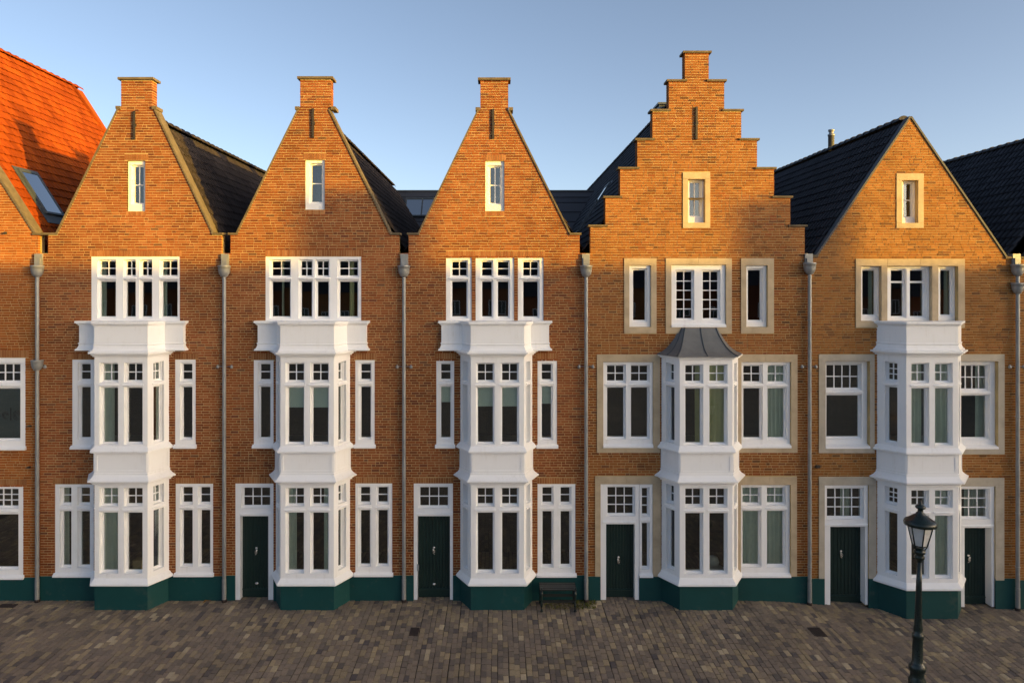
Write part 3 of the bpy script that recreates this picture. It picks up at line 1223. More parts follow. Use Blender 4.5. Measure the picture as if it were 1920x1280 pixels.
ground = build_ground()
GRATES = [(777, 1184, .22, .42), (1532, 1189, .32, .46)]


def build_paving():
    bed = MB()
    xs = [-19 + 39 * i / 80 for i in range(81)]
    rings = [[(x, -8.38, ground_z(x) - .022) for x in xs], [(x, 0.4, ground_z(x) - .022) for x in xs]]
    bed.loft(rings)
    pav = bed.build('pavement', M['joint'], None)
    tag(pav, 'street of brown and grey clinker pavers in front of the houses', None, None, 'structure')
    gr = []
    for px, py, w, d in GRATES:
        D = (CAMZ - ground_z(PX(px))) * FOC / (py - CY)
        gr.append(((px - CX) * D / FOC, D - 20, w, d))
    pm = MB()
    hx, hy = .5, .5
    i = .07
    pm.add([(-.5, -.5, -1), (.5, -.5, -1), (.5, .5, -1), (-.5, .5, -1), (-.5, -.5, -.12), (.5, -.5, -.12), (.5, .5, -.12), (-.5, .5, -.12),
            (-.5 + i, -.5 + i * .5, 0), (.5 - i, -.5 + i * .5, 0), (.5 - i, .5 - i * .5, 0), (-.5 + i, .5 - i * .5, 0)],
           [(0, 1, 5, 4), (1, 2, 6, 5), (2, 3, 7, 6), (3, 0, 4, 7), (4, 5, 9, 8), (5, 6, 10, 9), (6, 7, 11, 10), (7, 4, 8, 11), (8, 9, 10, 11)])
    paver = pm.mesh('paver', M['paver'])
    pv = [v.co.copy() for v in paver.vertices]
    pf = [tuple(p.vertices) for p in paver.polygons]
    cand = []
    x = -18.6
    col = 0
    while x < 19.5:
        w = random.choice((.115, .125, .13, .135, .145))
        y = -8.38 + random.uniform(0, .02)
        wob = random.uniform(-.01, .01)
        while y < 0.33:
            L = random.uniform(.1, .26) if y < -8.35 else random.choice((.23, .25, .26, .27, .29)) + random.uniform(-.012, .012)
            cx, cy = x + w / 2 + wob * math.sin(y * 1.3), y + L / 2
            if True:
                tilt = random.gauss(0, .012)
                T = Matrix.Translation((cx, cy, ground_z(cx) + random.gauss(0, .0025))) @ Matrix.Rotation(random.gauss(0, .018), 4, 'Z') @ Matrix.Rotation(tilt, 4, 'Y') @ Matrix.Rotation(random.gauss(0, .006), 4, 'X') @ Matrix.Diagonal((w - .008, L - .028, .06, 1))
                cand.append((T, cx, cy))
            y += L
        x += w
    cand.sort(key=lambda c: (c[1] - .4) ** 2 + (c[2] + 3.2) ** 2 * 6)
    st = MB()
    for k, (T, cx, cy) in enumerate(cand):
        if k < 300:
            o = bpy.data.objects.new('paver', paver)
            o.matrix_basis = T
            COL.objects.link(o)
            o.parent = pav
        else:
            st.add([T @ v for v in pv], pf, random.random())
    tag(st.build('pavers', M['paver'], pav), kind='stuff')
    labels = ['small dark iron drain grate in the paving before the middle bay', 'dark iron drain grate in the paving left of the street lamp']
    for k, (gx, gy, gw, gd) in enumerate(gr):
        z = ground_z(gx) + .022
        mb = MB()
        mb.frame(gx - gw / 2, gx + gw / 2, gy - gd / 2, gy + gd / 2, [(gx - gw / 2 + .03, gx + gw / 2 - .03, gy - gd / 2 + .03, gy + gd / 2 - .03)], 0, 1)
        mb.v = [(a, c, z - .004 - b * .05) for a, b, c in mb.v]
        g = thing('drain_grate', labels[k], 'drain', (gx, gy, z), 'drain grates in the paving')
        mb.build('rim', M['rust'], g)
        b2 = MB()
        n = 6
        for q in range(n):
            xx = gx - gw / 2 + .03 + (gw - .06) * (q + .5) / n
            b2.box(xx - .012, xx + .012, gy - gd / 2 + .03, gy + gd / 2 - .03, z - .035, z - .006)
        b2.box(gx - gw / 2 + .03, gx + gw / 2 - .03, gy - gd / 2 + .03, gy + gd / 2 - .03, z - .05, z - .012)
        b2.build('bars', M['rust'], g)


build_paving()

# ================================================================== the houses
LV = dict(sill0=(1084, 1096.5), head0=907, up0=(917, 946), lo0=(963, 1071), sill1=(836.5, 848.5), head1=668, up1=(683, 713.5), lo1=(728, 830), top=603)


def gable_trim(H, sl, sr, chim, shoulder_y, top_y, kl, kr):
    """copings of a chimney gable: left slope (p0,p1), right slope, chimney x range, kneelers"""
    coping_slope(H, *sl)
    coping_slope(H, *sr)
    slab(H, kl[0], kl[1], 436.5, 440.5)
    slab(H, kr[0], kr[1], 436.5, 440.5)
    slab(H, chim[0] - 9, chim[0] - .5, shoulder_y - 4, shoulder_y + 2, y0=-.05)
    slab(H, chim[1] + .5, chim[1] + 9, shoulder_y - 4, shoulder_y + 2, y0=-.05)
    slab(H, chim[0] - 4.5, chim[1] + 4.5, top_y - 4, top_y + .5, y0=-.07, y1=.38)


def std_roof(H, cx_px, y_ridge, xl, xr, y_eave, depth, mat, singles, **kw):
    rx, rz = PX(cx_px), PZ(y_ridge)
    ev = [(PX(xl), PZ(y_eave)), (PX(xr), PZ(y_eave))]
    return roof(H, (rx, rz), ev, 0.31, depth, mat, singles, **kw), (rx, rz), ev


# ---- house with the red tiled roof at the left edge
H0 = House('brick_house', 'orange brick house with a big red tiled roof at the left edge', -222, -.4, 'brick_orange', 'mortar',
           [(1175, 475, -519, 75, -519, 75), (475, 440, -510, 72, -510, 72), (440, -8, -508, 64, -223, -221)], 1082)
window(H0, (-30, 47.6, 670.7, 842.6), [(-20, 41)], [(682.5, 713, 4, 2), (728, 821, 1, 1)], df=.01)
window(H0, (-34, 43.6, 911, 1084), [(-23, 37.5)], [(915.5, 947, 4, 3), (963, 1061, 1, 1)], df=.01)
window(H0, (-240, -150, 670.7, 842.6), [(-230, -160)], [(682.5, 713, 4, 2), (728, 821, 1, 1)], df=.01)
window(H0, (-240, -150, 911, 1084), [(-230, -160)], [(915.5, 947, 4, 3), (963, 1061, 1, 1)], df=.01)
H0.soldier(-38, 54, 656, 670)
H0.soldier(-40, 50, 898, 910)
H0.lay()
H0.build_wall(9.0)
H0.plinth()
coping_slope(H0, (66, 439), (-222, -10), th=.045, y1=.34)
coping_slope(H0, (-510, 439), (-222, -10), th=.045, y1=.34)
slab(H0, 62, 81, 437, 441)
H0_ridge, H0_ev = (PX(-222), PZ(-8)), [(PX(-519), PZ(457)), (PX(75), PZ(457))]


def h0_skip(b, si):
    t = (b.z - H0_ev[1][1]) / (H0_ridge[1] - H0_ev[1][1])
    return b.y > 8.8 + (1 - t) * 1.0


H0_roof = roof(H0, H0_ridge, H0_ev, 0.31, 9.7, 'tile_red', 1, skip=h0_skip)
roof_window(H0_roof, H0_ridge, H0_ev[1], 1.05, 1.95, 1.05, 2.6, M['glass_sky'])
hb = MB()
for k in range(24):
    t = k / 23
hb.tube([(H0_ridge[0], 8.85, H0_ridge[1] + .03), (H0_ev[1][0], 9.85, H0_ev[1][1] + .06)], .09, 8)
hb.build('verge', M['tile_red'], H0_roof)
film = MB()
film.box(PX(-19, .16), PX(41, .16), .16, .164, PZ(821, .16), PZ(728, .16))
H0_film = film.build('frosted_film', M['frosted'], H0.root)
mo = MB()
for (a, b) in ((4, 16), (24, 40)):
    xc, zc = (PX(a, .15) + PX(b, .15)) / 2, PZ(778, .15)
    rr = (PX(b, .15) - PX(a, .15)) / 2
    for k in range(3):
        ring = [(xc + rr * (.35 + .3 * k) * math.cos(t * math.pi / 8), .150, zc + rr * (.5 + .3 * k) * math.sin(t * math.pi / 8)) for t in range(13 + k)]
        mo.tube(ring, .006, 5)
mo.box(PX(19.5, .15), PX(21, .15), .148, .153, PZ(788, .15), PZ(764, .15))
mo.build('window_motif', M['iron'], H0_film)

# ---- house 1
H1 = House('brick_house', 'red brown brick house with chimney gable and no street door, beside the red roofed house', 250, -.4, 'brick_red', 'mortar',
           [(1175, 475, 75, 422, 75, 422), (475, 440, 90, 415, 90, 415), (440, 203.5, 107, 399, 223, 289), (203.5, 150, 227, 285, 227, 285)], 1079.5)
window(H1, (238, 272, 301, 396), [(253.6, 271)], [(313.6, 381, 2, 2)], df=.07, sill=0)
H1.soldier(233, 278, 289, 300.5)
H1.soldier(236, 273, 396.5, 405)
window(H1, (170.6, 337.3, 481, 602.5), [(190.3, 218.9), (238.9, 255.9), (268.4, 286.4), (306, 334)], [(490, 516, 2, 2), (528, 593, 1, 1)], df=.015, sill=0)
H1.soldier(168, 341, 469, 480.5)
window(H1, (135, 178, 674, 841), [(154, 172)], [(682, 710, 1, 2), (725, 819, 1, 1)], df=.012)
window(H1, (328, 367, 674, 839.5), [(344.5, 361.5)], [(682, 710, 1, 2), (725, 819, 1, 1)], df=.012)
window(H1, (102.7, 176, 907.5, 1080), [(120.4, 136), (153.5, 170.6)], [(913, 941, 1, 2), (957, 1057.5, 1, 1)], df=.012)
window(H1, (329, 399.6, 906.5, 1079), [(344.5, 362), (378, 395)], [(912, 940, 1, 2), (955, 1055.5, 1, 1)], df=.012)
for a, b, c, d in ((124, 180, 662, 673.5), (325, 372, 662, 673.5), (99, 178, 895.5, 907), (326, 404, 894.5, 906)):
    H1.soldier(a, b, c, d)
bay(H1, PX(178), PX(177, -.6), PX(276.6, -.6), PX(317.6), .6, LV, wings=(PX(154), PX(347.5)))
H1.lay()
H1.build_wall(12)
H1.plinth()
gable_trim(H1, ((107, 438), (222, 205)), ((399.5, 438), (290, 206)), (227, 285), 203.5, 150, (79, 109), (398, 418.5))
anchor(H1, 249, 256, 209, 262)
std_roof(H1, 258, 209, 82, 424, 472, 14.0, 'tile_grey', 1)

# ---- house 2
H2 = House('brick_house', 'red brown brick house with chimney gable, its dark door left of the bay, second gable', 590, -.4, 'brick_red', 'mortar',
           [(1175, 475, 422, 757, 422, 757), (475, 440, 432, 748, 432, 748), (440, 204.5, 444, 733, 560, 616), (204.5, 148.5, 562.7, 620.5, 562.7, 620.5)], 1078)
window(H2, (571.5, 608.8, 299.7, 393), [(585.3, 604)], [(310.6, 379, 1, 2)], df=.06, sill=0)
H2.soldier(569, 612, 287, 299.2)
H2.soldier(570, 609.5, 393.5, 402.5)
window(H2, (497.5, 677.3, 481, 602.5), [(511.6, 544.7), (565.7, 585.4), (596.2, 616.6), (637.9, 671)], [(490, 516.5, 2, 2), (528, 593, 1, 1)], df=.015, sill=0)
H2.soldier(497, 682, 468, 480.5)
window(H2, (475.5, 513, 675, 839), [(489.6, 507.6)], [(682, 710.5, 1, 2), (724.5, 819, 1, 1)], df=.012)
window(H2, (665.8, 702.6, 675, 839), [(677.6, 695.3)], [(682, 710, 1, 2), (724.5, 819, 1, 1)], df=.012)
window(H2, (666, 735.5, 906, 1079), [(677, 694), (709.7, 727)], [(912, 939.5, 1, 2), (955, 1055.5, 1, 1)], df=.012)
for a, b, c, d in ((471, 516, 661.5, 674.5), (664, 706, 661.5, 674.5), (440, 514, 894, 906), (664, 737, 894, 905.5)):
    H2.soldier(a, b, c, d)
x0, x1, z1 = PX(441), PX(512.8), PZ(906)
H2.hole(x0, x1, -1, z1)
H2.plinth_holes.append((x0, x1))
door_frame(H2, (441, 512.8, 906, 1124), None, (455, 507, 963), [(458.5, 507, 913, 946, 3, 2)])
door(H2, 453.5, 508.5, 962, 1116, .2, kn=(481, 1033), plate=(481.6, 1093))
bay(H2, PX(516.5), PX(526, -.6), PX(626, -.6), PX(657), .6, LV, wings=(PX(486.5), PX(688)))
H2.lay()
H2.build_wall(12)
H2.plinth()
gable_trim(H2, ((444, 439), (559.5, 206)), ((733, 440), (617, 206)), (562.7, 620.5), 204.5, 148.5, (428, 446), (731, 750.5))
anchor(H2, 584, 590.6, 204, 259)
std_roof(H2, 590, 208, 424, 759, 472, 15.2, 'tile_grey', 1)

# ---- house 3
H3 = House('brick_house', 'red brown brick house with chimney gable in the middle, bench under its right window', 932, -.4, 'brick_red', 'mortar',
           [(1175, 475, 757, 1098, 757, 1098), (475, 441, 766, 1087, 766, 1087), (441, 206, 784, 1069.5, 897.4, 953), (206, 150.8, 900.6, 953, 900.6, 953)], 1078)
window(H3, (909.8, 945.8, 301.7, 395.5), [(919, 937.5)], [(314.5, 381.3, 2, 2)], df=.06, sill=0)
H3.soldier(907, 949, 289, 301.2)
H3.soldier(908.5, 946, 396, 405.5)
for op, cols, nx in (((836, 884.4, 481.7, 602.5), [(848, 875)], 2), ((891.6, 964, 481.7, 602.5), [(904, 922), (933.5, 953)], 1), ((971, 1019.3, 481.7, 602.5), [(981, 1008)], 2)):
    window(H3, op, cols, [(491, 516.5, nx, 2), (528, 593, 1, 1)], df=.03, sill=0)
H3.soldier(836, 1022, 470, 481.2)
window(H3, (817.8, 851.6, 674.5, 839), [(827.3, 844.7)], [(682, 710, 1, 2), (724.5, 819, 1, 1)], df=.012)
window(H3, (1007.8, 1044.5, 674.5, 839.5), [(1015.7, 1033)], [(682.5, 710.5, 1, 2), (724.5, 819.5, 1, 1)], df=.012)
window(H3, (1007.8, 1079, 907, 1080), [(1017, 1034), (1051, 1067.5)], [(912.5, 940, 1, 2), (957, 1056.5, 1, 1)], df=.012)
for a, b, c, d in ((815, 856, 661.5, 674), (1004, 1047, 661.5, 674), (775, 850, 895, 906), (1007, 1081, 895, 906.5)):
    H3.soldier(a, b, c, d)
x0, x1, z1 = PX(775.6), PX(849.3), PZ(906)
H3.hole(x0, x1, -1, z1)
H3.plinth_holes.append((x0, x1))
door_frame(H3, (775.6, 849.3, 906, 1124), None, (784, 844.5, 963), [(788, 840, 912, 946.5, 3, 2)])
d3 = door(H3, 783, 846, 962, 1116, .2, kn=(814, 1032), plate=(814, 1094.5), kind=1)
mb = MB()
mb.box(PX(782.5), PX(785.6), -.02, .02, PZ(1069), PZ(1057))
mb.build('letter_slot', M['zinc'], d3)
bay(H3, PX(862.4), PX(883, -.6), PX(982.5, -.6), PX(998.5), .6, LV, wings=(PX(828.5), PX(1028.5)))
H3.lay()
H3.build_wall(11)
H3.plinth()
gable_trim(H3, ((784, 440.5), (897, 207.5)), ((1069.5, 440.5), (953.6, 207.5)), (900.6, 953), 206, 150.8, (763.5, 786), (1068, 1090))
anchor(H3, 921.5, 928, 205, 261)
std_roof(H3, 926.5, 210, 759, 1098, 472, 12.6, 'tile_grey', None)

# ---- house 4, stepped gable
H4 = House('brick_house', 'tall brick house with a stepped gable, sandstone window surrounds and lead bay roof', 1306, -.4, 'brick_mixed', 'mortar',
           [(1175, 475, 1098, 1516, 1098, 1516), (475, 425, 1107, 1509, 1107, 1509), (425, 371, 1135, 1482, 1135, 1482), (371, 317, 1162.7, 1451.4, 1162.7, 1451.4),
            (317, 263, 1194.8, 1419.6, 1194.8, 1419.6), (263, 208.6, 1223.4, 1390, 1223.4, 1390), (208.6, 153, 1253.9, 1358, 1253.9, 1358), (153, 100, 1284, 1329, 1284, 1329)], 1080)
steps = [(1107, 1509, 425, 1135, 1482), (1135, 1482, 371, 1162.7, 1451.4), (1162.7, 1451.4, 317, 1194.8, 1419.6), (1194.8, 1419.6, 263, 1223.4, 1390),
         (1223.4, 1390, 208.6, 1253.9, 1358), (1253.9, 1358, 153, 1284, 1329)]
for a, b, y, c, d in steps:
    slab(H4, a - 4, c + 4, y - 3.4, y + .4, y0=-.05, y1=.36)
    slab(H4, d - 4, b + 4, y - 3.4, y + .4, y0=-.05, y1=.36)
slab(H4, 1280, 1333.5, 96.5, 100.4, y0=-.06, y1=.37)
anchor(H4, 1303, 1308, 201, 262)
stone_surround(H4, (1280, 1331.6, 323, 427.8), (1290, 1321.8, 336, 417.5))
window(H4, (1290, 1321.8, 336, 417.5), [(1292.6, 1310.6)], [(343.5, 405, 2, 2)], df=.13, sill=.0, hole=False)
stone_surround(H4, (1170, 1231, 484, 624.7), (1180, 1220.4, 497.4, 613))
window(H4, (1180, 1220.4, 497.4, 613), [(1186.6, 1209)], [(506.6, 599.8, 1, 1)], df=.05, sill=.0, hole=False, sill_ext=0)
stone_surround(H4, (1248, 1372, 484, 625), (1258.8, 1361, 496.5, 613))
window(H4, (1258.8, 1361, 496.5, 613), [(1267.7, 1296), (1317, 1345)], [(509.5, 596.5, 2, 5)], df=.04, sill=.045, hole=False, sill_ext=.0)
stone_surround(H4, (1389, 1451, 484, 624.7), (1399, 1439, 497.4, 613))
window(H4, (1399, 1439, 497.4, 613), [(1401.5, 1424.5)], [(506.6, 599.8, 1, 1)], df=.07, sill=.0, hole=False, sill_ext=0)
stone_surround(H4, (1119, 1237.5, 664, 848.5), (1131, 1224.5, 678.5, 838.6))
window(H4, (1131, 1224.5, 678.5, 838.6), [(1138, 1168.6), (1182.7, 1213.2)], [(685, 713, 2, 2), (725.8, 818, 1, 1)], df=.03, sill=.045, hole=False, sill_ext=0)
stone_surround(H4, (1379, 1495, 664, 848.5), (1390, 1483, 678.5, 839))
window(H4, (1390, 1483, 678.5, 839), [(1393, 1423.5), (1438.3, 1468.5)], [(685.5, 714.5, 2, 2), (727.5, 819, 1, 1)], df=.05, sill=.045, hole=False, sill_ext=0)
stone_surround(H4, (1378.5, 1494, 893, 1080), (1389, 1482.4, 908.5, 1081), bottom=False)
window(H4, (1389, 1482.4, 908.5, 1081), [(1391.5, 1421), (1437.3, 1467)], [(913, 941, 2, 2), (956.5, 1056, 1, 1)], df=.05, sill=.05, hole=False, sill_ext=0)
stone_surround(H4, (1115.6, 1239, 892, 1080), (1126, 1224, 907, 1081), bottom=False)
x0, x1 = PX(1126), PX(1198.5)
H4.hole(x0, x1, -1, PZ(1079.9))
H4.plinth_holes.append((x0, x1))
door_frame(H4, (1126, 1198.5, 907, 1124), None, (1134.5, 1188, 978), [(1138.8, 1186, 912, 961, 3, 3)])
door(H4, 1133, 1189, 977, 1117, .2, kn=(1159.5, 1050), kind=1)
window(H4, (1198.9, 1224, 907, 1081), [(1203.2, 1213)], [(913.8, 962, 1, 3), (979, 1060, 1, 1)], df=.012, sill=.05, hole=False, sill_ext=.0)
LV4 = dict(LV, head1=673, up1=(686, 715), lo1=(729.7, 831), sill1=(836, 849), sill0=(1083, 1097), up0=(918, 947.5), lo0=(964, 1072.5), head0=908)
b4, path4, h41 = bay(H4, PX(1239.5), PX(1274.5, -.6), PX(1373.5, -.6), PX(1385), .6, LV4, top='lead')
zb = PZ(667, -.6)
moulding(path4, [(h41 - .01, .02), (h41 - .01, .05), (h41 + .02, .055), (h41 + .04, .10), (zb, .105)], 'cornice', M['white'], b4)
lr = MB()
low = [(PX(1231), .02)] + offset_path(path4, .15)[1:3] + [(PX(1391), .02)]
low = [(low[0][0], .02, zb + .003), (low[1][0], low[1][1], zb + .003), (low[2][0], low[2][1], zb + .003), (low[3][0] + .02, .02, zb + .003)]
zt4 = PZ(615)
tops = [(PX(1272), .02, zt4), (PX(1283), -.07, zt4), (PX(1341), -.07, zt4), (PX(1347), .02, zt4)]
curve = [(0, 0), (.03, .07), (.09, .22), (.18, .37), (.32, .54), (.5, .70), (.72, .85), (1, 1)]
rings = []
for h, w in curve:
    rings.append([(low[i][0] + (tops[i][0] - low[i][0]) * w, low[i][1] + (tops[i][1] - low[i][1]) * w, zb + .003 + (zt4 - zb) * h) for i in range(4)])
edge = [(p[0], p[1], zb - .02) for p in rings[0]]
lr.loft([edge] + rings)
lr.add(rings[-1], [(0, 1, 2, 3)])
lead = lr.build('bay_roof', M['lead'], b4)


def seam(i, j, t, r=.014):
    m = MB()
    pts = []
    for R in rings:
        a, b = Vector(R[i]), Vector(R[j])
        p = a + (b - a) * t
        pts.append((p.x, p.y - .006, p.z + .008))
    m.tube(pts, r, 6)
    m.build('lead_seam', M['lead_seam'], b4)


seam(0, 1, .95)
seam(0, 1, .5, .01)
seam(1, 2, .0)
seam(1, 2, .5)
seam(1, 2, 1.0)
seam(2, 3, 1.0, .01)
H4.lay()
H4.build_wall(14)
H4.plinth()
r4, r4r, r4e = std_roof(H4, 1306, 146, 1098, 1516, 472, 25.5, 'tile_dark', 0)
vb = MB()
vb.box(r4r[0] - .22, r4r[0] + .22, 3.6, 4.2, r4r[1] - .1, r4r[1] + .16)
vb.box(r4r[0] - .28, r4r[0] + .28, 3.5, 4.3, r4r[1] + .16, r4r[1] + .22)
vb.build('ridge_vent', M['lead_seam'], r4)
roof_window(r4, r4r, r4e[0], 6.6, 7.8, 1.2, 3.35, M['glass_sky'])

# ---- house 5, pointed gable
H5 = House('brick_house', 'yellow brown brick house with a plain pointed gable behind the street lamp', 1710, -.7, 'brick_yellow', 'mortar_dark',
           [(1190, 490, 1516, 1909, 1516, 1909), (490, 481, 1524, 1903, 1524, 1903), (481, 219, 1532, 1884, 1706, 1708)], 1084)
stone_surround(H5, (1680.4, 1731.6, 325, 428), (1691, 1721, 338, 418))
window(H5, (1691, 1721, 338, 418), [(1691.5, 1706.5)], [(345.5, 406.5, 1, 2)], df=.14, sill=.0, hole=False, rail=False)
# triple window in one surround with two stone mullions
stone_surround(H5, (1604, 1808.5, 485.6, 614), (1614, 1796, 498.7, 602))
for a, b in ((1652.6, 1663.4), (1747.7, 1759)):
    m = MB()
    m.box(PX(a), PX(b), -.012, .26, PZ(602), PZ(498.7))
    m.build('stone_mullion', M['stone'], H5.root)
window(H5, (1614, 1652.6, 498.7, 602), [(1615.5, 1638.5)], [(507, 589.5, 1, 1)], df=.13, sill=.0, hole=False)
window(H5, (1663.4, 1747.7, 498.7, 602), [(1668.5, 1691.5), (1704, 1729)], [(507, 527, 1, 1), (530.5, 592.5, 1, 1)], df=.13, sill=.0, hole=False, rail=False)
window(H5, (1759, 1796, 498.7, 602), [(1760.5, 1780)], [(507, 589.5, 1, 1)], df=.13, sill=.0, hole=False)
stone_surround(H5, (1535, 1639.5, 664, 849), (1547.6, 1630.6, 677, 840), M['stone_grey'])
window(H5, (1547.6, 1630.6, 677, 840), [(1548.5, 1608)], [(684, 726.5, 4, 2), (740.5, 817.5, 1, 1)], df=.13, sill=.04, hole=False, sill_ext=0)
stone_surround(H5, (1790, 1883, 664, 851), (1790.5, 1871, 677, 841), M['stone_grey'])
window(H5, (1790.5, 1871, 677, 841), [(1797, 1846.5)], [(685, 728, 4, 2), (741, 819, 1, 1)], df=.11, sill=.04, hole=False, sill_ext=0)
stone_surround(H5, (1535, 1642.7, 893, 1084), (1546, 1628.5, 909, 1085), M['stone_grey'], bottom=False)
x0, x1 = PX(1546), PX(1628.5)
H5.hole(x0, x1, -1, PZ(1083.9))
H5.plinth_holes.append((x0, x1))
door_frame(H5, (1546, 1628.5, 909, 1134), None, (1548.5, 1613, 981), [(1549.5, 1612, 914.6, 966.5, 4, 3)], df=.03, dd=.3, ledge=(1546, 1627))
door(H5, 1546, 1614, 980, 1128.5, .3, kn=(1576.7, 1038.7), kind=1)
stone_surround(H5, (1797, 1882.5, 895, 1087), (1797.5, 1866, 911, 1088), M['stone_grey'], bottom=False)
x0, x1 = PX(1797.5), PX(1866)
H5.hole(x0, x1, -1, PZ(1086.9))
H5.plinth_holes.append((x0, x1))
door_frame(H5, (1797.5, 1866, 911, 1138), None, (1797, 1847, 983), [(1800, 1847, 916, 967, 3, 3)], df=.03, dd=.3, ledge=(1799, 1863))
door(H5, 1790, 1848, 982, 1131, .3, kn=(1815.5, 1047))
LV5 = dict(sill0=(1092.5, 1105), head0=910, up0=(921.5, 948.5), lo0=(969, 1081), sill1=(840, 851.5), head1=667, up1=(683.5, 714.5), lo1=(729.5, 832), top=603)
bay(H5, PX(1643.5), PX(1699.5, -.6), PX(1796, -.6), PX(1803), .6, LV5, cant_grid=(2, 3))
H5.lay()
H5.build_wall(13)
H5.plinth()
coping_slope(H5, (1530, 482), (1707, 219.5), th=.035, y1=.22, mat=M['verge'])
coping_slope(H5, (1886, 482), (1707, 219.5), th=.035, y1=.22, mat=M['verge'])
slab(H5, 1521, 1533, 478, 483)
slab(H5, 1884, 1922, 481, 485.5)
r5, r5r, r5e = std_roof(H5, 1707, 220, 1520, 1894, 496, 15.0, 'tile_dark', 0)
fl = MB()
fx, fy, fz = r5r[0] + .12, 5.0, r5r[1]
fl.lathe(fx, fy, [(.10, fz - .4), (.10, fz + .52), (.115, fz + .52), (.115, fz + .58), (.075, fz + .585), (.075, fz + .67), (.10, fz + .68), (.10, fz + .74), (0, fz + .75)], 16)
fl.build('flue', M['zinc'], r5)

# ---- house 6 at the right edge
H6 = House('brick_house', 'yellow brown brick house mostly cut off at the right edge', 2100, -.7, 'brick_yellow', 'mortar_dark',
           [(1195, 490, 1909, 2300, 1909, 2300), (490, 484, 1915, 2290, 1915, 2290), (484, 215, 1926, 2276, 2099, 2101)], 1087)
for y0, y1, u, l in ((677, 840, (684, 713), (728, 818)), (909, 1086, (914, 942), (958, 1062))):
    stone_surround(H6, (1945, 2050, y0 - 13, y1 + 9 if y1 < 1000 else y1), (1957, 2038, y0, y1), M['stone_grey'], bottom=y1 < 1000)
    window(H6, (1957, 2038, y0, y1), [(1960, 1985), (1998, 2023)], [(u[0], u[1], 2, 2), (l[0], l[1], 1, 1)], df=.05, sill=.04, hole=False, sill_ext=0)
H6.lay()
H6.build_wall(13)
H6.plinth()
coping_slope(H6, (1924, 485), (2100, 215.5), th=.035, y1=.22, mat=M['verge'])
coping_slope(H6, (2278, 485), (2100, 215.5), th=.035, y1=.22, mat=M['verge'])
std_roof(H6, 2100, 216, 1894, 2306, 496, 15.0, 'tile_dark', 0)

# ---- dark clad wing behind the middle houses
RB = thing('rear_building', 'dark grey panel clad roof with a roof window, behind the middle gables', 'building', (0, 14, 0))
rb_e, rb_r = (12.3, 9.2), (15.4, 13.25)     # (y,z) foot and top of the clad slope
rb = MB()
rb.quad((-5.2, rb_e[0], rb_e[1]), (5.6, rb_e[0], rb_e[1]), (5.6, rb_r[0], rb_r[1]), (-5.2, rb_r[0], rb_r[1]))
rb.quad((-5.2, rb_r[0], rb_r[1]), (5.6, rb_r[0], rb_r[1]), (5.6, 18, 12.6), (-5.2, 18, 12.6))
rb.box(-5.2, 5.6, 12.4, 18, 0, 9.15)
rbw = rb.build('roof', M['lead_seam'], RB)
sv = Vector((0, rb_r[0] - rb_e[0], rb_r[1] - rb_e[1]))
SL = sv.length
sv.normalize()
nv = Vector((0, -sv.z, sv.y))
Mrb = Matrix(((1, 0, 0, 0), (0, sv.y, nv.y, rb_e[0]), (0, sv.z, nv.z, rb_e[1]), (0, 0, 0, 1)))
row = 0
s = 0.0
while s < SL - .05:
    hgt = min(.62, SL - s) if s < SL - 1.0 else .36
    x = -5.2 + (row % 3) * -.9
    while x < 5.6:
        a, b = max(-5.2, x), min(5.6, x + 2.6)
        if b - a > .1:
            m = MB(Mrb)
            m.add([(a + .006, s, .045), (b - .006, s, .045), (b - .006, s + hgt + .03, .012), (a + .006, s + hgt + .03, .012), (a + .006, s, .005), (b - .006, s, .005)],
                  [(0, 1, 2, 3), (4, 5, 1, 0)], random.random())
            m.build('roof_panel', M['panel'], rbw)
        x += 2.6
    s += hgt
    row += 1
mt = MB()
mt.box(-5.2, 5.6, rb_r[0] - .06, rb_r[0] + .25, rb_r[1] + .01, rb_r[1] + .07)
mt.build('ridge_trim', M['lead_seam'], rbw)
Mf = Mrb @ Matrix(((1, 0, 0, 0), (0, 0, 1, 0), (0, -1, 0, 0), (0, 0, 0, 1)))
fx0, fx1, fs0, fs1 = PX(757, 14.2), PX(822, 14.2), SL - 1.75, SL - .55
m = MB(Mf)
um = (fx0 + fx1) / 2
m.frame(fx0, fx1, fs0, fs1, [(fx0 + .07, um - .03, fs0 + .07, fs1 - .08), (um + .03, fx1 - .07, fs0 + .07, fs1 - .08)], -.15, 0)
rw = m.build('roof_window', M['lead_seam'], RB)
for a, b in ((fx0 + .065, um - .025), (um + .025, fx1 - .065)):
    m = MB(Mf)
    m.box(a, b, -.12, -.112, fs0 + .065, fs1 - .075)
    m.build('pane', M['glass_sky'], rw)

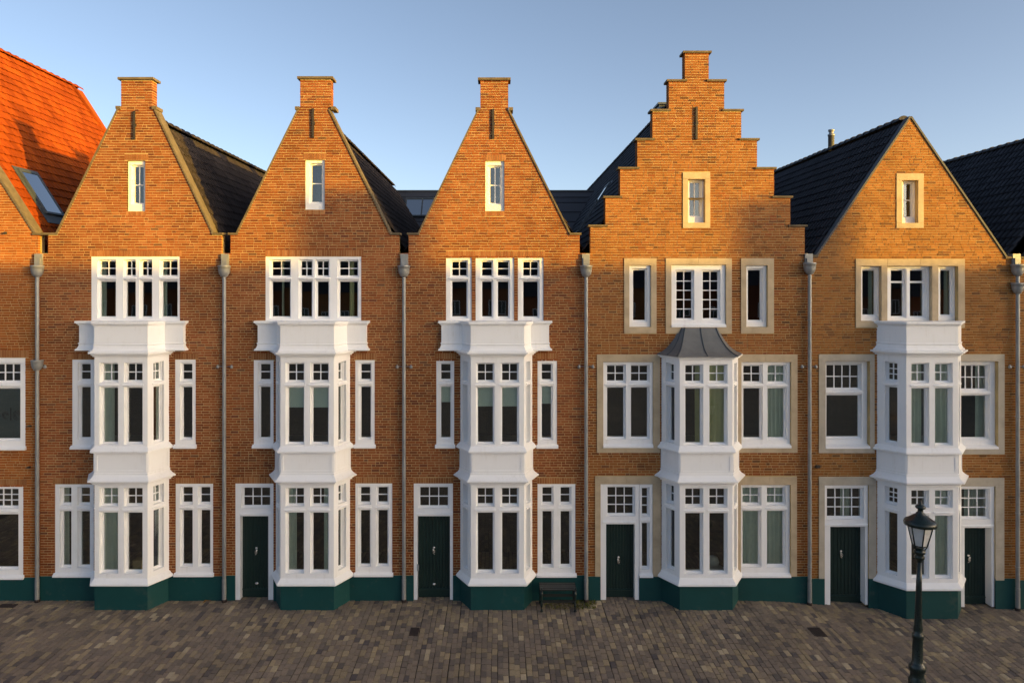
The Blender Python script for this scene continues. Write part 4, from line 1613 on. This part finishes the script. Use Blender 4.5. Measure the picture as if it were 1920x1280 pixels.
# ================================================================== downpipes between the houses
def downpipe(px, label, base_y, hopper_y=508, extra=None, gap=True, lower_hopper=None, mat='zinc'):
    X = PX(px, -.09)
    yc = -.095
    zb = ground_z(X)
    t = thing('downpipe', label, 'downpipe', (X, yc, zb), 'rainwater downpipes between the houses')
    zh = PZ(hopper_y, yc)
    m = MB()
    m.lathe(X, yc, [(.058, zb + .05), (.058, zb + .62), (.052, zb + .63), (.052, PZ(875, yc)), (.056, PZ(875, yc)), (.056, PZ(872, yc)), (.05, PZ(871, yc)), (.05, zh - .05)], 24, caps=True, sm=False)
    m.build('pipe', M[mat], t)
    m = MB()
    m.lathe(X, yc, [(.07, zb + .0), (.07, zb + .07), (.058, zb + .075)], 12)
    m.build('shoe', M['rust'], t)

    def hopper(z, s=1.0):
        m = MB()
        R = .165 * s
        m.lathe(X, yc + .0, [(.05, z - .17 * s), (R * .55, z - .15 * s), (R * .85, z - .07 * s), (R * .96, z + .02 * s), (R * .98, z + .10 * s), (R * 1.05, z + .105 * s), (R * 1.05, z + .15 * s), (R * .98, z + .155 * s), (R * .9, z + .10 * s), (0, z + .08 * s)], 20)
        return m.build('hopper', M[mat], t)
    hopper(zh)
    if lower_hopper:
        hopper(PZ(lower_hopper, yc), .92)
    if gap:
        m = MB()
        m.box(X - .105, X + .105, -.06, .34, PZ(497), PZ(476))
        m.box(X - .075, X + .075, -.11, -.055, PZ(497.5), PZ(484))
        m.build('outlet', M['zinc'], t)
    for y in (600, 780, 960, 1060):
        m = MB()
        z = PZ(y)
        m.lathe(X, yc, [(.054, z - .014), (.062, z - .012), (.062, z + .012), (.054, z + .014)], 12, caps=False)
        m.box(X - .012, X + .012, yc + .045, .01, z - .012, z + .012)
        m.build('bracket', M[mat], t)
    # paired cable hooks
    zc = PZ(687)
    for sx in (-1, 1):
        if extra == 'right' and sx < 0:
            continue
        m = MB()
        m.tube([(X + sx * .05, -.02, zc), (X + sx * .13, -.05, zc + .01), (X + sx * .19, -.06, zc)], .012, 6)
        m.lathe(X + sx * .19, -.06, [(0, zc - .05), (.035, zc - .04), (.045, zc), (.03, zc + .03), (.02, zc + .05), (0, zc + .055)], 10)
        m.build('cable_hook', M['zinc'], t)
    return t


downpipe(70, 'zinc downpipe between the red roofed house and its neighbour, with a second hopper halfway down', 1124, lower_hopper=684, extra='right')
downpipe(420.5, 'zinc downpipe left of the second gabled house, beside its dark door', 1124)
downpipe(757.5, 'zinc downpipe left of the middle house, between two chimney gables', 1118)
downpipe(1099, 'zinc downpipe just right of the dark bench', 1120)
downpipe(1518, 'zinc downpipe between the stepped gable and the pointed gable', 1130, hopper_y=503)
downpipe(1908, 'zinc downpipe with two hoppers, one above the other, at the right edge', 1138, hopper_y=506, lower_hopper=540)

# ================================================================== curtains and blinds
def cpx(x0, x1, y0, y1, Y, label, mat='curtain', **kw):
    curtain(label, PX(x0, Y), PX(x1, Y), Y, PZ(y1, Y), PZ(y0, Y), mat, **kw)


YB, YW = -.40, .24
cpx(192, 214, 676, 836, YB, 'pale curtain in the upper bay of the leftmost chimney gabled house, left pane')
cpx(190, 224, 912, 1078, YB, 'wide pale curtain in the ground floor bay of the leftmost chimney gabled house')
cpx(291, 303, 680, 830, -.02, 'narrow pale curtain behind the right side pane of the leftmost upper bay')
cpx(291, 303, 914, 1070, -.02, 'narrow pale curtain behind the right side pane of the leftmost ground floor bay')
cpx(187, 199, 486, 600, YW, 'pale curtain in the top floor window of the leftmost chimney gabled house, left pane')
cpx(305, 314, 486, 600, YW, 'pale curtain in the top floor window of the leftmost chimney gabled house, right pane')
cpx(118, 129, 910, 1060, YW, 'dim curtain in the window left of the leftmost ground floor bay')
cpx(541, 556, 912, 1078, YB, 'pale curtain at the left of the second ground floor bay')
cpx(607, 619, 912, 1078, YB, 'pale curtain tied back at the right of the second ground floor bay', pinch=.3)
cpx(529, 533, 486, 600, YW, 'narrow curtain in the top floor window of the second gabled house, left pane')
cpx(655, 664, 486, 600, YW, 'brown lit curtain in the top floor window of the second gabled house, right pane', 'curtain_y')
cpx(1328, 1357, 680, 838, YB, 'olive curtain in the upper bay under the lead roof, right pane', 'curtain_y')
cpx(1302, 1311, 680, 838, YB, 'thin olive curtain in the upper bay under the lead roof, left pane', 'curtain_y')
cpx(1252, 1265, 680, 838, -.05, 'olive curtain behind the left side pane of the upper bay under the lead roof', 'curtain_y')
cpx(1252, 1265, 914, 1076, -.05, 'pale curtain behind the left side pane of the ground floor bay under the stepped gable')
cpx(1438, 1470, 682, 822, YW, 'sage curtain in the stone framed first floor window right of the lead roofed bay')
cpx(1388, 1423, 910, 1062, YW, 'sage curtain filling the left light of the window right of the stepped house bay')
cpx(1434, 1470, 910, 1062, YW, 'sage curtain filling the right light of the window right of the stepped house bay')
cpx(1703, 1727, 680, 836, YB, 'sage curtain in the upper bay above the street lamp, left pane')
cpx(1749, 1778, 680, 836, YB, 'sage curtain in the upper bay above the street lamp, right pane')
cpx(1752, 1778, 916, 1086, YB, 'sage curtain in the ground floor bay right of the street lamp')
cpx(1828, 1848, 682, 822, .40, 'sage curtain in the first floor window at the far right')
cpx(1575, 1592, 912, 970, .45, 'curtain behind the small panes over the door left of the street lamp')
cpx(1806, 1846, 912, 970, .45, 'curtain behind the small panes over the rightmost door')
cpx(1627, 1634, 500, 592, .42, 'pale curtain in the left light of the top floor stone triple window')
cpx(1770, 1777, 500, 592, .42, 'pale curtain in the right light of the top floor stone triple window')
for (a, b, y0, y1, Y, lab) in ((540, 575, 724, 762, YB, 'pale roller blind in the second upper bay, left pane'), (586, 621, 724, 762, YB, 'pale roller blind in the second upper bay, right pane'),
                               (891, 924, 724, 760, YB, 'pale roller blind in the middle upper bay, left pane'), (937, 970, 724, 760, YB, 'pale roller blind in the middle upper bay, right pane'),
                               (826, 847, 720, 752, .22, 'pale roller blind in the narrow window left of the middle upper bay'), (1014, 1035, 720, 755, .22, 'pale roller blind in the narrow window right of the middle upper bay')):
    roller_blind(None, lab, PX(a, Y), PX(b, Y), Y, PZ(y1, Y), PZ(y0, Y), 'roller blinds')

# a few things standing in the rooms
m = MB()
x0, x1 = PX(252, .1), PX(268, .1)
m.box(x0, x1, 0, .3, PZ(1071, 0), PZ(1051, 0))
m.box(x0 - .01, x1 + .01, -.005, .1, PZ(1051, 0), PZ(1050, 0))
tag(m.build('cardboard_box', M['beige'], None), 'small cardboard box inside the leftmost ground floor bay', 'box')
m = MB()
cxp = PX(1343, .3)
zf = .25
m.lathe(cxp, .35, [(.0, zf), (.20, zf + .02), (.24, zf + .30), (.26, zf + .46), (.22, zf + .50), (0, zf + .50)], 16)
m.lathe(cxp - .08, .40, [(0, zf + .5), (.14, zf + .52), (.19, zf + .64), (.15, zf + .76), (0, zf + .82)], 14)
tag(m.build('linen_basket', M['linen'], None), 'white laundry heap in a basket behind the stepped house ground floor bay', 'basket')

# ================================================================== bench
def bench():
    x0, x1 = PX(1013, -.45), PX(1078, -.45)
    t = thing('bench', 'low dark slatted bench with iron legs under the middle house right window', 'bench', ((x0 + x1) / 2, -.45, ground_z(1)))
    g = ground_z(1)
    zs = .55
    for k in range(4):
        m = MB()
        y = -.70 + k * .125
        m.box(x0 - .02, x1 + .02, y, y + .105, zs - .03 + .004 * (k % 2), zs + .004 * (k % 2))
        m.build('seat_slat', M['wood_dark'], t)
    for z, y in ((.40, -.66), (.24, -.66), (.40, -.24)):
        m = MB()
        m.box(x0, x1, y, y + .035, z - .05, z + .015)
        m.build('rail', M['wood_dark'], t)
    for x in (x0 + .02, x1 - .02):
        for yb, s in ((-.66, -1), (-.26, 1)):
            m = MB()
            m.tube([(x, yb, zs - .03), (x, yb + .02 * s, .40), (x, yb - .015 * s, .25), (x, yb + .01 * s, .10), (x, yb + .05 * s, .02), (x, yb + .09 * s, g + .02)], [.04, .038, .03, .03, .036, .045], 8)
            m.build('leg', M['cast_iron'], t)
        m = MB()
        m.tube([(x, -.68, zs - .05), (x, -.2, zs - .05)], .025, 8)
        pts = [(x + .0, -.70 - .05 * math.cos(a * .6), zs + .0 + .05 * math.sin(a * .6)) for a in range(9)]
        m.tube(pts, .02, 6)
        m.build('end_scroll', M['cast_iron'], t)


bench()

# ================================================================== street lamp
def street_lamp():
    Y = -7.0
    sc = (20 + Y) / FOC
    X = (1716 - CX) * sc
    g = ground_z(X)
    t = thing('street_lamp', 'dark green cast iron street lamp with a glazed lantern', 'street lamp', (X, Y, g))
    tl = Matrix.Translation((X, Y, g)) @ Matrix.Rotation(math.radians(1.15), 4, 'Y')

    def z(py):
        return PZ(py, Y) - g
    m = MB(tl)
    prof = [(.24, 0), (.24, .10), (.20, .14), (.172, .2), (.16, z(1290)), (.16, z(1284)), (.157, z(1278)), (.16, z(1273)), (.13, z(1268)), (.128, z(1262)), (.128, z(1258)), (.155, z(1254)), (.16, z(1247)),
            (.12, z(1242)), (.10, z(1238)), (.094, z(1200)), (.094, z(1197)), (.108, z(1194)), (.108, z(1187)), (.08, z(1184)), (.088, z(1178)), (.074, z(1170)), (.062, z(1140)), (.054, z(1100)), (.040, z(1048))]
    prof = [(r * .9, zz) for r, zz in prof]
    m.lathe(0, 0, prof, 20)
    m.build('post', M['cast_iron'], t)
    m = MB(tl)
    m.lathe(0, 0, [(.046, z(1052)), (.05, z(1049)), (.08, z(1046)), (.085, z(1042)), (.06, z(1039)), (.09, z(1036)), (.095, z(1032)), (.07, z(1029)), (.05, z(1027))], 16)
    m.build('collar', M['cast_iron'], t)
    # lantern: six tapering glass sides
    zb, zt = z(1021), z(983)
    zlow = z(1036)
    rb_, rt = .115, .205
    for k in range(6):
        a0, a1 = math.pi / 3 * k + .35, math.pi / 3 * (k + 1) + .35
        m = MB(tl)
        p = [(rb_ * math.cos(a0), rb_ * math.sin(a0), zb), (rb_ * math.cos(a1), rb_ * math.sin(a1), zb), (rt * math.cos(a1), rt * math.sin(a1), zt), (rt * math.cos(a0), rt * math.sin(a0), zt)]
        q = [(x * .96, y * .96, zz) for x, y, zz in p]
        m.add(p + q, [(0, 1, 2, 3), (7, 6, 5, 4), (0, 4, 5, 1), (1, 5, 6, 2), (2, 6, 7, 3), (3, 7, 4, 0)])
        m.build('lantern_pane', M['lamp_glass'], t)
        m = MB(tl)
        m.tube([(rb_ * 1.02 * math.cos(a0), rb_ * 1.02 * math.sin(a0), zb - .01), (rt * 1.02 * math.cos(a0), rt * 1.02 * math.sin(a0), zt + .01)], .012, 6)
        m.tube([(rb_ * 1.02 * math.cos(a0), rb_ * 1.02 * math.sin(a0), zb - .01), (.085 * math.cos(a0), .085 * math.sin(a0), zb - .07), (.07 * math.cos(a0), .07 * math.sin(a0), zlow)], .011, 6)
        m.tube([(rb_ * 1.02 * math.cos(a0), rb_ * 1.02 * math.sin(a0), zb - .005), (rb_ * 1.02 * math.cos(a1), rb_ * 1.02 * math.sin(a1), zb - .005)], .012, 6)
        m.build('lantern_bar', M['cast_iron'], t)
    m = MB(tl)
    m.lathe(0, 0, [(.225, z(985)), (.262, z(984)), (.268, z(979)), (.25, z(975)), (.20, z(972)), (.12, z(966)), (.075, z(963)), (.072, z(961)), (.048, z(959)), (.044, z(954)), (.08, z(952)), (.085, z(949)), (.06, z(946)), (.02, z(944)), (.022, z(941)), (0, z(939))], 24)
    m.build('lantern_roof', M['cast_iron'], t)
    m = MB(tl)
    m.lathe(0, 0, [(.02, zb), (.03, zb + .05), (.035, zb + .12), (0, zb + .15)], 10)
    m.build('bulb', M['lamp_glass'], t)


street_lamp()

# ================================================================== small growth and leaves
def growth():
    mb = MB()
    for k in range(1000):
        px = random.uniform(1022, 1118)
        Y = -random.random() ** 1.3 * .55 - .02
        if px < 1078 and random.random() < .55:
            continue
        X = PX(px, Y)
        z = ground_z(X)
        a = random.uniform(0, 6.28)
        s = random.uniform(.018, .045)
        h = random.uniform(.008, .045)
        mb.add([(X, Y, z - .004), (X + s * math.cos(a), Y + s * math.sin(a), z + h), (X + s * math.cos(a + .9), Y + s * math.sin(a + .9), z + h * .7)], [(0, 1, 2)], random.random())
    tag(mb.build('moss', M['weed'], None), 'low moss and weeds between pavers under and beside the bench', 'moss', None, 'stuff')
    for px, Y, lab in ((122, -.12, 'single brown leaf on the paving near the left edge'), (388, -.12, 'brown fallen leaves at the teal plinth left of the second downpipe')):
        m = MB()
        X = PX(px, Y)
        for q in range(3 if px > 300 else 1):
            a = random.uniform(0, 6.28)
            o = Vector((X + random.uniform(-.06, .06), Y + random.uniform(-.05, .05), ground_z(X) + .015))
            u = Vector((math.cos(a), math.sin(a), .25)) * .07
            v = Vector((-math.sin(a), math.cos(a), .2)) * .035
            m.add([o - u, o + v * 1.1 + Vector((0, 0, .02)), o + u, o - v + Vector((0, 0, .025)), o + Vector((0, 0, .005))], [(0, 4, 1), (1, 4, 2), (2, 4, 3), (3, 4, 0)])
        tag(m.build('fallen_leaf', M['leaf'], None), lab, 'leaf')


growth()


def wall_fitting(H, px, py, w=.07, h=.035):
    m = MB()
    x, z = PX(px), PZ(py)
    m.box(x - w / 2, x + w / 2, -.07, .0, z - h / 2, z + h / 2)
    m.tube([(x - w / 2, -.05, z), (x - w / 2 - .05, -.06, z - .015)], .012, 6)
    m.build('wall_fitting', M['iron'], H.root)


wall_fitting(H0, 57, 798)
wall_fitting(H0, 56, 875, .05, .05)
wall_fitting(H0, 12, 437, .05, .06)
wall_fitting(H5, 1533, 874, .09, .07)
X, Y = PX(14, -.35), -.35
ic = MB()
ic.frame(X - .22, X + .22, Y - .11, Y + .11, [(X - .19, X - .012, Y - .08, Y + .08), (X + .012, X + .19, Y - .08, Y + .08)], 0, 1)
ic.v = [(a, c, ground_z(X) + .012 - b * .05) for a, b, c in ic.v]
ic.box(X - .2, X + .2, Y - .09, Y + .09, ground_z(X) - .04, ground_z(X) + .006)
tag(ic.build('inspection_cover', M['rust'], None), 'small rectangular inspection cover in the paving at the left edge', 'cover')


# ================================================================== the row across the street (casts the evening shade)
def opposite(i, x0, x1, zr, chimneys, mat, yf=-33.0):
    yr, yb = yf - 5, yf - 10
    ze = zr - 5.2
    t = thing('opposite_house', 'brick house across the street, behind the viewer and outside the picture', 'house', ((x0 + x1) / 2, yr, 0), 'houses across the street')
    m = MB()
    m.box(x0, x1, yb, yf, -.5, ze)
    m.add([(x0, yf, ze), (x0, yb, ze), (x0, yr, zr - .05), (x1, yf, ze), (x1, yb, ze), (x1, yr, zr - .05)], [(0, 1, 2), (3, 5, 4)])
    m.build('wall', M[mat], t)
    r = MB()
    for e in (yf + .3, yb - .3):
        r.add([(x0, e, ze - .25), (x1, e, ze - .25), (x1, yr, zr), (x0, yr, zr)], [(0, 1, 2, 3)])
    rp = r.build('roof', M['tile_dark'], t)
    for cx, w, h in chimneys:
        c = MB()
        c.box(cx - w / 2, cx + w / 2, yr - .45, yr + .45, zr - 1, zr + h)
        c.box(cx - w / 2 - .06, cx + w / 2 + .06, yr - .5, yr + .5, zr + h, zr + h + .12)
        c.build('chimney', M[mat], rp)
    n = int((x1 - x0) / 2.6)
    for k in range(n):
        for zz in (1.0, 4.0, 7.0):
            if zz + 1.9 > ze:
                continue
            u = x0 + (k + .5) * (x1 - x0) / n
            w = MB()
            w.frame(u - .6, u + .6, zz, zz + 1.9, [(u - .5, u - .04, zz + .1, zz + 1.8), (u + .04, u + .5, zz + .1, zz + 1.8)], yf + .03, yf - .05)
            f = w.build('window', M['white'], t)
            for a, b in ((u - .5, u - .04), (u + .04, u + .5)):
                p = MB()
                p.box(a, b, yf + .004, yf + .012, zz + .1, zz + 1.8)
                p.build('pane', M['door'], f)


OPP_Z = 15.85
ops = [(43, 57, OPP_Z, []), (57, 70, OPP_Z, [(62.1, 2.2, 1.9)]), (70, 90, OPP_Z, [(74.0, 1.8, 1.7)])]
for i, (a, b, zr, ch) in enumerate(ops):
    opposite(i, a, b, zr, ch, 'brick_red' if i % 2 else 'brick_mixed')
for i in range(10):
    opposite(i + 3, -62 + i * 17, -45 + i * 17, 13 + .4 * (i % 3), [], 'brick_red' if i % 2 else 'brick_mixed', -78.0)
